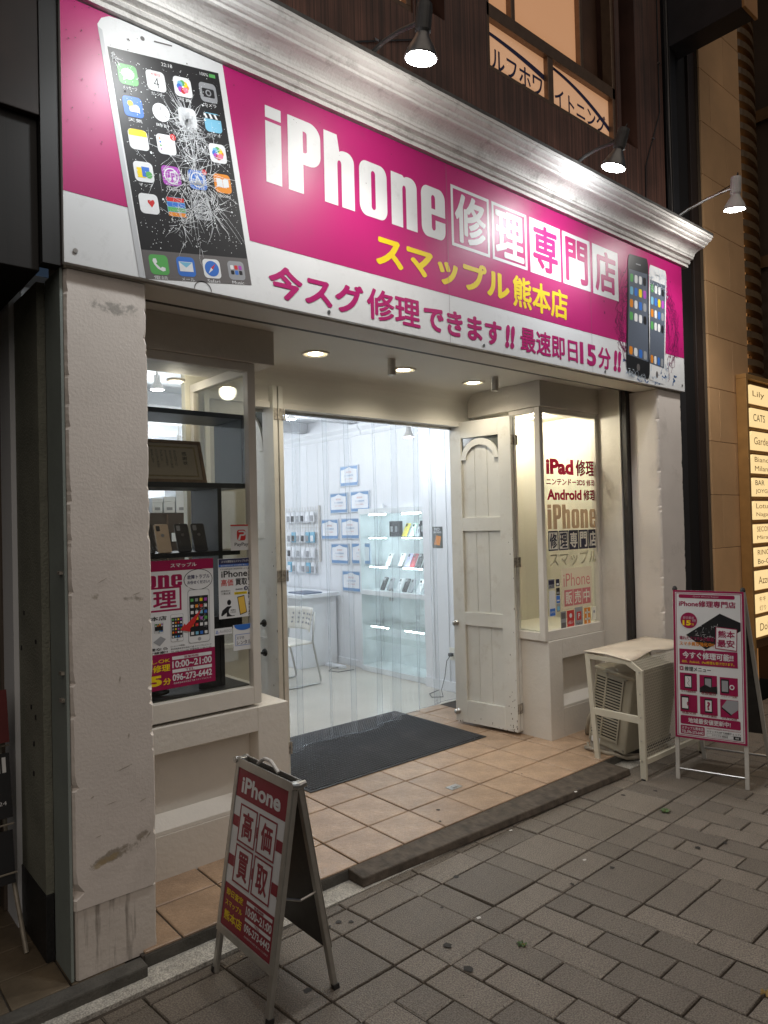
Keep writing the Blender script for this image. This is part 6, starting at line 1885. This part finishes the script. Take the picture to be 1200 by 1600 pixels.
# glass cabinet
cb = thing("glass_cabinet", "tall glass display cabinet with lit shelves against the room wall", "display cabinet", (5.13, 2.985, .056))
CABW = pm("cabinet_white", (.72, .76, .78), .35)
CGL = glass("cabinet_glass", (.97, .99, .985), .02)
LED = emit("led_strip", (.85, .96, 1.0), 30)
y0c, y1c, xf, xbk = 2.455, 3.525, 4.970, 5.285
MB().box(xbk, y0c, .058, xbk + .012, y1c, 1.80).build("back_panel", CABW, cb)
for y in (y0c, y1c - .024):
    MB().box(xf, y, .058, xf + .024, y + .024, 1.795).build("post", CABW, cb, bevel=.002)
    MB().box(xbk - .026, y, .058, xbk - .001, y + .024, 1.795).build("post", CABW, cb, bevel=.002)
MB().box(xf - .004, y0c - .004, 1.796, xbk, y1c + .002, 1.858).build("top_board", CABW, cb, bevel=.003)
MB().box(xf, y0c + .025, .905, xbk - .03, y1c - .025, .955).build("middle_board", CABW, cb, bevel=.003)
MB().box(xf - .002, y0c - .002, .056, xbk, y1c, .115).build("plinth", CABW, cb, bevel=.003)
for z in (1.537, 1.217, .560, .405):
    MB().box(xf + .03, y0c + .026, z, xbk - .03, y1c - .026, z + .008).build("glass_shelf", CGL, cb)
    if z != .405:
        for ya in (2.55, 3.10):
            MB().box(xf + .034, ya, z - .010, xf + .044, ya + .28, z - .001).build("light_strip", LED, cb)
for ya in (2.55, 3.10):
    MB().box(xf + .034, ya, 1.783, xf + .044, ya + .28, 1.7945).build("light_strip", LED, cb)
ymid = (y0c + y1c) / 2
for (za, zb) in ((.960, 1.790), (.12, .900)):
    for (ya, yb) in ((y0c + .026, ymid - .002), (ymid + .002, y1c - .026)):
        MB().box(xf + .004, ya, za, xf + .009, yb, zb).build("door", CGL, cb)
    for s in (-1, 1):
        MB().box(xf - .004, ymid + s * .02 - .012, za + .005 if za > .5 else zb - .04, xf + .003, ymid + s * .02 + .012, za + .04 if za > .5 else zb - .005).build("door_clip", STEEL, cb, bevel=.002)
MB().box(xf + .026, y1c - .014, .116, xbk - .028, y1c - .004, 1.794).box(xf + .026, y0c + .004, .116, xbk - .028, y0c + .014, 1.794).each("side_panel", CABW, cb)
# phones and boxes in the cabinet
PHC = [PB, PS, pm("phone_white", (.75, .76, .78), .3), pm("phone_lilac", (.45, .45, .65), .3), pm("phone_mint", (.55, .68, .58), .3), pm("phone_yellow", (.65, .55, .08), .3), pm("phone_red", (.4, .05, .06), .3), GREYP]
rows_c = [(1.546, [(3.05, 0, 1), (2.98, 0, 1), (2.86, 5, 0), (2.75, 4, 0), (2.66, 7, 0), (2.57, 0, 1), (2.49, 1, 0)], "top shelf"),
          (1.226, [(3.14, 2, 0), (2.94, 1, 0), (2.83, 3, 0), (2.75, 6, 0), (2.66, 0, 0), (2.56, 0, 0)], "second shelf"),
          (.957, [(3.24, 0, 0), (3.13, 7, 0), (2.98, 2, 0), (2.88, 0, 0), (2.79, 7, 0), (2.66, 2, 0), (2.55, 7, 0)], "white middle board")]
names_c = {0: "black", 1: "silver", 2: "white", 3: "lilac", 4: "mint", 5: "yellow", 6: "dark red", 7: "grey"}
ordw = ["first", "second", "third", "fourth", "fifth", "sixth", "seventh"]
for z, items, sh in rows_c:
    for k, (y, ci, bx_) in enumerate(items):
        lab = "%s %s, %s from the left on the cabinet's %s" % (names_c[ci], "phone box" if bx_ else "phone", ordw[k], sh)
        if bx_:
            t = thing("phone_box", lab, "box", (5.06, y, z), "phone boxes in the cabinet")
            MB().box(5.05, y - .04, z, 5.11, y + .04, z + .165).build("body", PB, t, bevel=.002)
            MB().rect(-y - .02, z + .05, -y + .02, z + .11, Fr((5.0495, 0, 0), (0, -1, 0), (0, 0, 1)), .0004).build("printed_block", GREYP, t)
        else:
            phone_obj(Fr((5.05, y + .036, z + .002), (0, -1, 0), (.42, -.12, 1)), PHC[ci], lab, "phones in the cabinet", .074, .150, lens=2)
MB().box(5.0, 3.13, 1.8605, 5.02, 3.26, 1.905).build("price_card", CPW, None, label="small white card with yellow picture standing on the cabinet top", cat="card")
# flyer and outlet on the projecting wall
fP = Fr((4.929, 0, 0), (0, -1, 0), (0, 0, 1))
fl = MB().box(-2.30, 1.435, .001, -2.16, 1.645, .002, fP).build("no_smoking_flyer", pm("flyer_dark", (.06, .07, .06), .5), None, label="dark no smoking flyer on the wall right of the cabinet", cat="flyer")
txt(fP, "NO", -2.27, 1.605, -2.20, 1.635, CPW, .0026, fl, .01); txt(fP, "SMOKING", -2.285, 1.580, -2.175, 1.600, CPW, .0026, fl, .01)
MB().poly([(-2.28, 1.47), (-2.20, 1.46), (-2.18, 1.55), (-2.25, 1.56)], fP, .0026).build("printed_shape", ORANGE, fl)
for k, (z0, z1, m, lab) in enumerate(((1.40, 1.56, SKYB, "blue leaflet topmost beside the door leaf edge"), (1.20, 1.34, BLUE, "blue leaflet lowest beside the door leaf edge"), (1.68, 1.80, GREEN, "green flower print beside the door leaf edge"))):
    o = MB().box(-2.02, z0, .001, -1.90, z1, .002, fP).build("leaflet", CPW, None, label=lab, cat="leaflet")
    MB().rect(-2.01, z0 + .02, -1.91, z0 + .09, fP, .0026).build("printed_block", m, o)
ol = thing("wall_outlet", "beige wall outlet with black plug low on the wall beside the cabinet", "outlet", (4.92, 2.05, .3))
MB().box(-2.10, .36, .001, -2.03, .48, .008, fP).build("plate", CREAM, ol, bevel=.002)
MB().box(-2.085, .40, .008, -2.045, .43, .045, fP).build("plug", DARK, ol, bevel=.003)
MB().tube([(4.89, 2.06, .41), (4.86, 2.08, .36), (4.87, 2.12, .20), (4.80, 2.10, .09), (4.70, 1.98, .062), (4.62, 2.05, .062), (4.70, 2.16, .062), (4.86, 2.2, .062)], .004, 6).build("cord", DARK, ol)
# accessory rack
rk_ = thing("accessory_rack", "white wire rack hung with packs of phone accessories on the room wall", "rack", (5.03, 4.75, 1.1))
mb = MB()
for y in [4.40 + .06 * k for k in range(13)]:
    mb.box(5.046, y, 1.10, 5.05, y + .004, 1.92)
for z in [1.10 + .07 * k for k in range(12)]:
    mb.box(5.041, 4.40, z, 5.045, 5.13, z + .004)
mb.box(5.03, 4.375, 1.24, 5.055, 4.395, 1.93)
mb.build("wire_panel", LAMPWHITE, rk_)
rr = random.Random(11)
cnt = 0
for r_, z in enumerate((1.80, 1.55, 1.36, 1.17)):
    for c_ in range(6):
        y = 5.04 - c_ * .105
        lab = "clear accessory pack, %s from the left in the %s row of the wire rack" % (("first", "second", "third", "fourth", "fifth", "sixth")[c_], ("top", "second", "third", "bottom")[r_])
        t = thing("accessory_pack", lab, "pack", (5.02, y, z - .08), "accessory packs on the wire rack")
        MB().box(5.018, y - .042, z - .075, 5.034, y + .042, z + .055).build("card", CPW if rr.random() < .75 else SKYB, t, bevel=.002)
        MB().box(5.008, y - .028, z - .062, 5.0175, y + .028, z + .012).build("contents", rr.choice([GREYP, PB, CPW, GREYP]), t, bevel=.004)
# counter and chair
ct = thing("counter", "white counter at the far side of the room behind the chair", "counter", (4.72, 4.35, .056))
MB().box(4.45, 3.98, .86, 5.02, 5.6, .90).build("top", ROOM_WHITE, ct, bevel=.004)
MB().box(4.50, 4.05, .056, 5.02, 5.55, .8595).build("front", ROOM_WHITE, ct)
MB().box(4.55, 4.02, .9005, 4.80, 4.35, .915).build("desk_pad", pm("desk_blue", (.10, .14, .22), .4), ct)
ch = thing("chair", "white plastic chair with perforated back on grey sled legs inside the room", "chair", (4.15, 3.45, .056))
CHW = pm("chair_white", (.68, .66, .60), .45)
vs_, fs = [], []
for i in range(9):
    for j in range(9):
        s = i / 8 - .5; t_ = j / 8
        vs_.append((4.10 + .10 * (1 - (2 * s) ** 2) + .05 * t_, 3.52 - .46 * s * (1 - .06 * t_), .60 + .23 * t_))
for i in range(8):
    for j in range(8):
        if 1 <= i <= 6 and 2 <= j <= 5 and (i + j) % 2 == 0 and False: continue
        fs.append((i * 9 + j, (i + 1) * 9 + j, (i + 1) * 9 + j + 1, i * 9 + j + 1))
bk = MB().add(vs_, fs).build("backrest", CHW, ch, smooth=True)
bk.modifiers.new("thick", 'SOLIDIFY').thickness = .012
mb = MB()
for i in range(6):
    for j in range(3):
        s = (i + 1) / 7 - .5; t_ = .3 + .2 * j
        x = 4.10 + .10 * (1 - (2 * s) ** 2) + .05 * t_; y = 3.52 - .46 * s
        mb.cyl((x - .010, y, .60 + .23 * t_), (x + .012, y, .60 + .23 * t_), .011, n=8)
mb.each("back_hole", GREYP, ch)
MB().box(3.72, 3.30, .475, 4.16, 3.74, .500).build("seat", CHW, ch, bevel=.015, seg=3)
for y in (3.29, 3.75):
    MB().tube([(4.18, y, .80), (4.15, y, .50), (4.24, y, .10), (4.23, y, .07), (4.18, y, .067), (3.78, y, .067), (3.73, y, .08), (3.78, y, .47)], .011, 8).build("leg", STEEL, ch, smooth=True)
mb = MB().tube([(4.85, 3.75, .075), (4.75, 3.80, .062), (4.65, 3.72, .062), (4.7, 3.6, .062), (4.9, 3.58, .062)], .004, 6)
t = thing("power_strip", "white power strip with cord on the floor by the skirting", "power strip", (4.8, 3.9, .056))
MB().box(4.82, 3.72, .056, 4.90, 4.02, .09).build("housing", CPW, t, bevel=.006)
mb.build("cord", DARK, t)
# ------------------------------------------------------------------ neighbour on the left
nbd = thing("dark_neighbour", "dark wood fascia and stucco side wall of the building left of the pillar", "building", (0.0, 1.0, 0))
DWOOD = cladding("black_wood", (0.005, 0.004, 0.0035), 3.0)
MB().box(-3.0, 0.02, 2.64, 0.735, .80, 7.0).build("fascia", DWOOD, nbd, bevel=.004)
MB().box(.736, -.015, 2.665, .7995, .05, 7.0).build("fascia_edge", pm("edge_grey", (.010, .010, .010), .6), nbd)
MB().box(.55, -.01, 3.2, .7355, .019, 7.0).build("fascia_board", pm("red_brown_board", (.014, .007, .005), .7, .4, 6), nbd, bevel=.004)
STUCCO = pm("grey_green_stucco", (.21, .215, .175), .9, .15, 5, 1.0, 110, dirt=.5, dcol=(.07, .07, .06), dscale=4)
MB().box(.770, .205, .30, .7995, .72, 2.66).build("stucco_wall", STUCCO, nbd)
MB().box(.766, .20, .043, .7985, .716, .2995).build("black_plinth", pm("black_granite", (.012, .012, .013), .5, .4, 60, .4, 150), nbd, bevel=.003)
MB().box(.735, .725, .043, .785, .80, 2.66).build("door_post", pm("brown_post", (.085, .065, .05), .45, .1, 8), nbd, bevel=.006)
MB().box(-3.0, .79, .043, .734, .83, 2.66).build("shop_wall", pm("murk_wall", (.045, .042, .035), .6, .3, 3), nbd)
mb = MB()
for (y, z) in ((.30, .95), (.36, .98), (.33, .84), (.34, .72), (.45, 1.35), (.5, 1.2), (.28, 1.25)):
    mb.box(.7655, y, z, .7698, y + .008, z + .018)
mb.each("wall_scar", DARK, nbd)
lr = thing("leaflet_rack", "leaning metal leaflet rack with dark magazines at the left picture edge", "rack", (.66, .42, .043))
WIRE = pm("old_wire", (.30, .27, .22), .5, .2, 30, metal=.3)
for x in (.708, .38):
    MB().tube([(x + .02, .33, .045), (x - .01, .50, .45), (x - .02, .56, .85)], .009, 8).build("leg", WIRE, lr)
for z, y in ((.34, .45), (.52, .49), (.62, .51), (.82, .55)):
    MB().tube([(.35, y - .05, z), (.715, y - .05, z)], .004, 6).build("wire", WIRE, lr)
for k, (z0, z1, m) in enumerate(((.55, .80, BLACKP), (.84, 1.05, pm("dark_red_cover", (.12, .012, .012), .4)), (.30, .50, BLACKP))):
    f = Fr((.46, .43 + .04 * k if k < 2 else .40, z0), (1, 0, 0), (0, .2, 1))
    o = MB().box(0, 0, -.006, .25, z1 - z0, 0, f).build("magazine", m, lr)
    if k == 0:
        txt(f, "MINI", .06, .175, .235, .235, PWHITE, .0008, o, .03)
        txt(f, "2024", .17, .05, .23, .065, PWHITE, .0008, o, .0)

# ------------------------------------------------------------------ stone pier, dark column, louvres, tenant board on the right
STONE = [pm("sandstone_%s" % k, c_, .6, .12, 2.2, .15, 25, dirt=.25, dcol=(.30, .22, .14), dscale=3, orand=.1) for k, c_ in (("a", (.58, .35, .175)), ("b", (.50, .30, .15)))]
pier = thing("stone_pier", "tall pier clad in large sandstone slabs beyond the dark column", "building", (6.35, .2, 0))
MB().box(5.955, .006, 0, 6.735, .60, 9.0).build("core", pm("stone_joint", (.10, .07, .045), .9), pier)
rowh = .452
for r_ in range(20):
    z0 = .055 + rowh * r_
    splits = ((5.952, 6.42, 6.738), (5.952, 6.14, 6.738))[r_ % 2]
    for a, b in zip(splits, splits[1:]):
        MB().box(a + .002, -.008, z0 + .002, b - .002, .008, z0 + rowh - .002).build("stone_slab", STONE[(r_ + int(b * 10)) % 2], pier, bevel=.002)
dc = thing("dark_column", "black metal column and downpipe between shop and stone pier", "column", (5.72, .1, 0))
MB().box(5.502, .02, 0, 5.60, .30, 9).build("flange", pm("column_grey", (.02, .020, .022), .5), dc, bevel=.004)
MB().box(5.601, .055, 0, 5.83, .32, 9).build("web", pm("column_black", (.006, .005, .005), .6), dc)
MB().box(5.831, .03, 0, 5.951, .30, 9).build("flange", pm("column_brown", (.022, .013, .010), .5), dc, bevel=.004)
MB().cyl((5.47, .03, 3.9), (5.47, .03, 9), .014, n=10).build("downpipe", pm("pipe_grey", (.10, .09, .085), .4), dc)
MB().tube([(5.45, .02, 3.9), (5.46, .02, 4.3), (5.44, .02, 4.8), (5.455, .02, 5.4), (5.45, .02, 7)], .005, 6).tube([(5.435, .03, 3.9), (5.43, .03, 4.6), (5.45, .03, 5.2)], .004, 6).build("cable", DARK, dc)
for k, z in enumerate((.95, 1.35, 1.85, 2.3)):
    MB().box(5.497, .03, z, 5.501, .05, z + .02).build("bolt", DARK, dc)

tower = thing("louvred_tower", "rounded tower wrapped in dark wavy horizontal louvres at the right picture edge", "building", (7.0, .75, 0))
cx_, cy_, rr_ = 7.02, .66, .64
LOUV = pm("louvre_bronze", (.13, .085, .045), .4, .2, 6, metal=.2)
MB().lathe((cx_, cy_, 0), (0, 0, 1), [(rr_ - .12, 0), (rr_ - .12, 9)], 32).build("core", emit("tower_glow_core", (1.0, .45, .14), .16, (.4, .24, .12)), tower, smooth=True)  # core itself glows warm, for the bright gaps between louvres
for k in range(46):
    z = 2.95 + .13 * k
    vs_, fs = [], []
    N = 30
    for i in range(N + 1):
        a = math.radians(150 + 200 * i / N)
        rad = rr_ + .02 * math.sin(3 * a)
        dz = .015 * math.sin(2 * a)
        for (r_, z_) in ((rad - .10, z + dz), (rad, z + dz - .012), (rad, z + dz + .048), (rad - .10, z + dz + .06)):
            vs_.append((cx_ + r_ * math.cos(a), cy_ + r_ * math.sin(a), z_))
    for i in range(N):
        for j in range(4):
            fs.append((i * 4 + j, i * 4 + (j + 1) % 4, (i + 1) * 4 + (j + 1) % 4, (i + 1) * 4 + j))
    MB().add(vs_, fs).build("louvre", LOUV, tower)

tn = thing("tenant_board", "lit board of pale name plates on the stone pier's right edge", "sign", (6.9, -.08, .5))
TLIT = emit("plate_lit", (1.0, .72, .34), .58, (.7, .55, .30))
TFR = pm("board_frame", (.50, .28, .10), .35, .1, 10, metal=.3)
MB().box(6.46, -.10, .50, 6.50, -.01, 2.89).box(6.46, -.10, 2.89, 7.4, -.01, 2.93).build("frame", TFR, tn, bevel=.004)
MB().box(6.50, -.06, .50, 7.4, -.012, 2.888).build("backing", pm("board_back", (.10, .05, .02), .5), tn)
BROWN = pm("plate_print", (.30, .19, .08), .5)
fTn = Fr((0, -.0855, 0), (1, 0, 0), (0, 0, 1))
names_t = [("Lily",), ("CATS",), ("Garden",), ("Bianca", "Milano"), ("BAR", "JOYGIRL"), ("Lotus", "Nagare"), ("SECOND", "Mirage"), ("RING", "Bo-Club"), ("Azzurro",), ("キキ", "灯り"), ("Dolce",)]
for k, nm in enumerate(names_t):
    z1 = 2.845 - .2075 * k; z0 = z1 - .165
    o = MB().prism([(6.545, z0), (7.35, z0), (7.35, z1), (6.585, z1), (6.545, z1 - .04)], fTn, -.024, 0).build("name_plate", TLIT, tn, bevel=.002)
    for j, s_ in enumerate(nm):
        h = .065 if len(nm) == 1 else .045
        zc = (z0 + z1) / 2 + (0 if len(nm) == 1 else (.04 - .08 * j))
        txt(fTn, s_, 6.62, zc - h / 2, 6.62 + min(.40, .055 * len(s_) + .03), zc + h / 2, BLACKP if nm[0] in ("CATS", "BAR") or s_ == "Bo-Club" else BROWN, .001, o, .0)
for k in range(11):
    MB().box(6.51, -.075, 2.655 - .2075 * k, 7.3, -.062, 2.675 - .2075 * k).build("plate_rail", TFR, tn)
hb = thing("hanging_sign_box", "dark projecting sign box with edge coloured for orange light high above the flood lamps", "sign", (5.6, -.16, 5.47))
MB().box(5.50, -.55, 5.475, 5.72, .28, 6.6).build("box", pm("sign_box_dark", (.035, .032, .036), .5, .2, 6), hb, bevel=.006)
MB().box(5.495, -.575, 5.468, 5.725, -.5505, 6.6).build("edge_light_strip", pm("edge_light_orange", (.50, .26, .10), .4), hb, bevel=.004)  # orange light on the edge put in as a coloured strip

far = thing("far_block", "dark building rising behind the louvred tower", "building", (9.5, 2.0, 0))
MB().box(7.7, -1.2, 0, 14, 3.0, 14).build("wall", pm("far_dark", (.045, .032, .022), .7, .3, 1.5), far)
for k in range(6):
    MB().box(7.66, -1.2, 1.2 + 1.5 * k, 7.70, 1.2, 1.32 + 1.5 * k).build("ledge", LOUV, far)

# loose cables and clips on the upper wall (parts of the shop)
MB().tube([(.75, -.02, 3.895), (1.6, -.03, 3.893), (2.14, -.05, 3.90), (2.9, -.03, 3.893), (3.8, -.05, 3.90), (4.6, -.03, 3.893), (5.14, -.04, 3.90)], .006, 6).build("cable", DARK, shop)
MB().tube([(2.14, .044, 3.9), (2.15, .044, 4.1), (2.70, .044, 4.35), (2.72, .044, 5.2)], .005, 6).build("cable", DARK, shop)
MB().tube([(5.10, .044, 3.9), (5.12, .044, 4.4), (5.36, .044, 4.9), (5.38, .044, 7.0)], .005, 6).build("cable", DARK, shop)
for (x, z) in ((2.4, 4.215), (2.71, 4.8), (5.24, 4.65), (5.37, 5.3)):
    MB().box(x - .012, .034, z - .006, x + .012, .0495, z + .006).build("cable_clip", STEEL, shop)
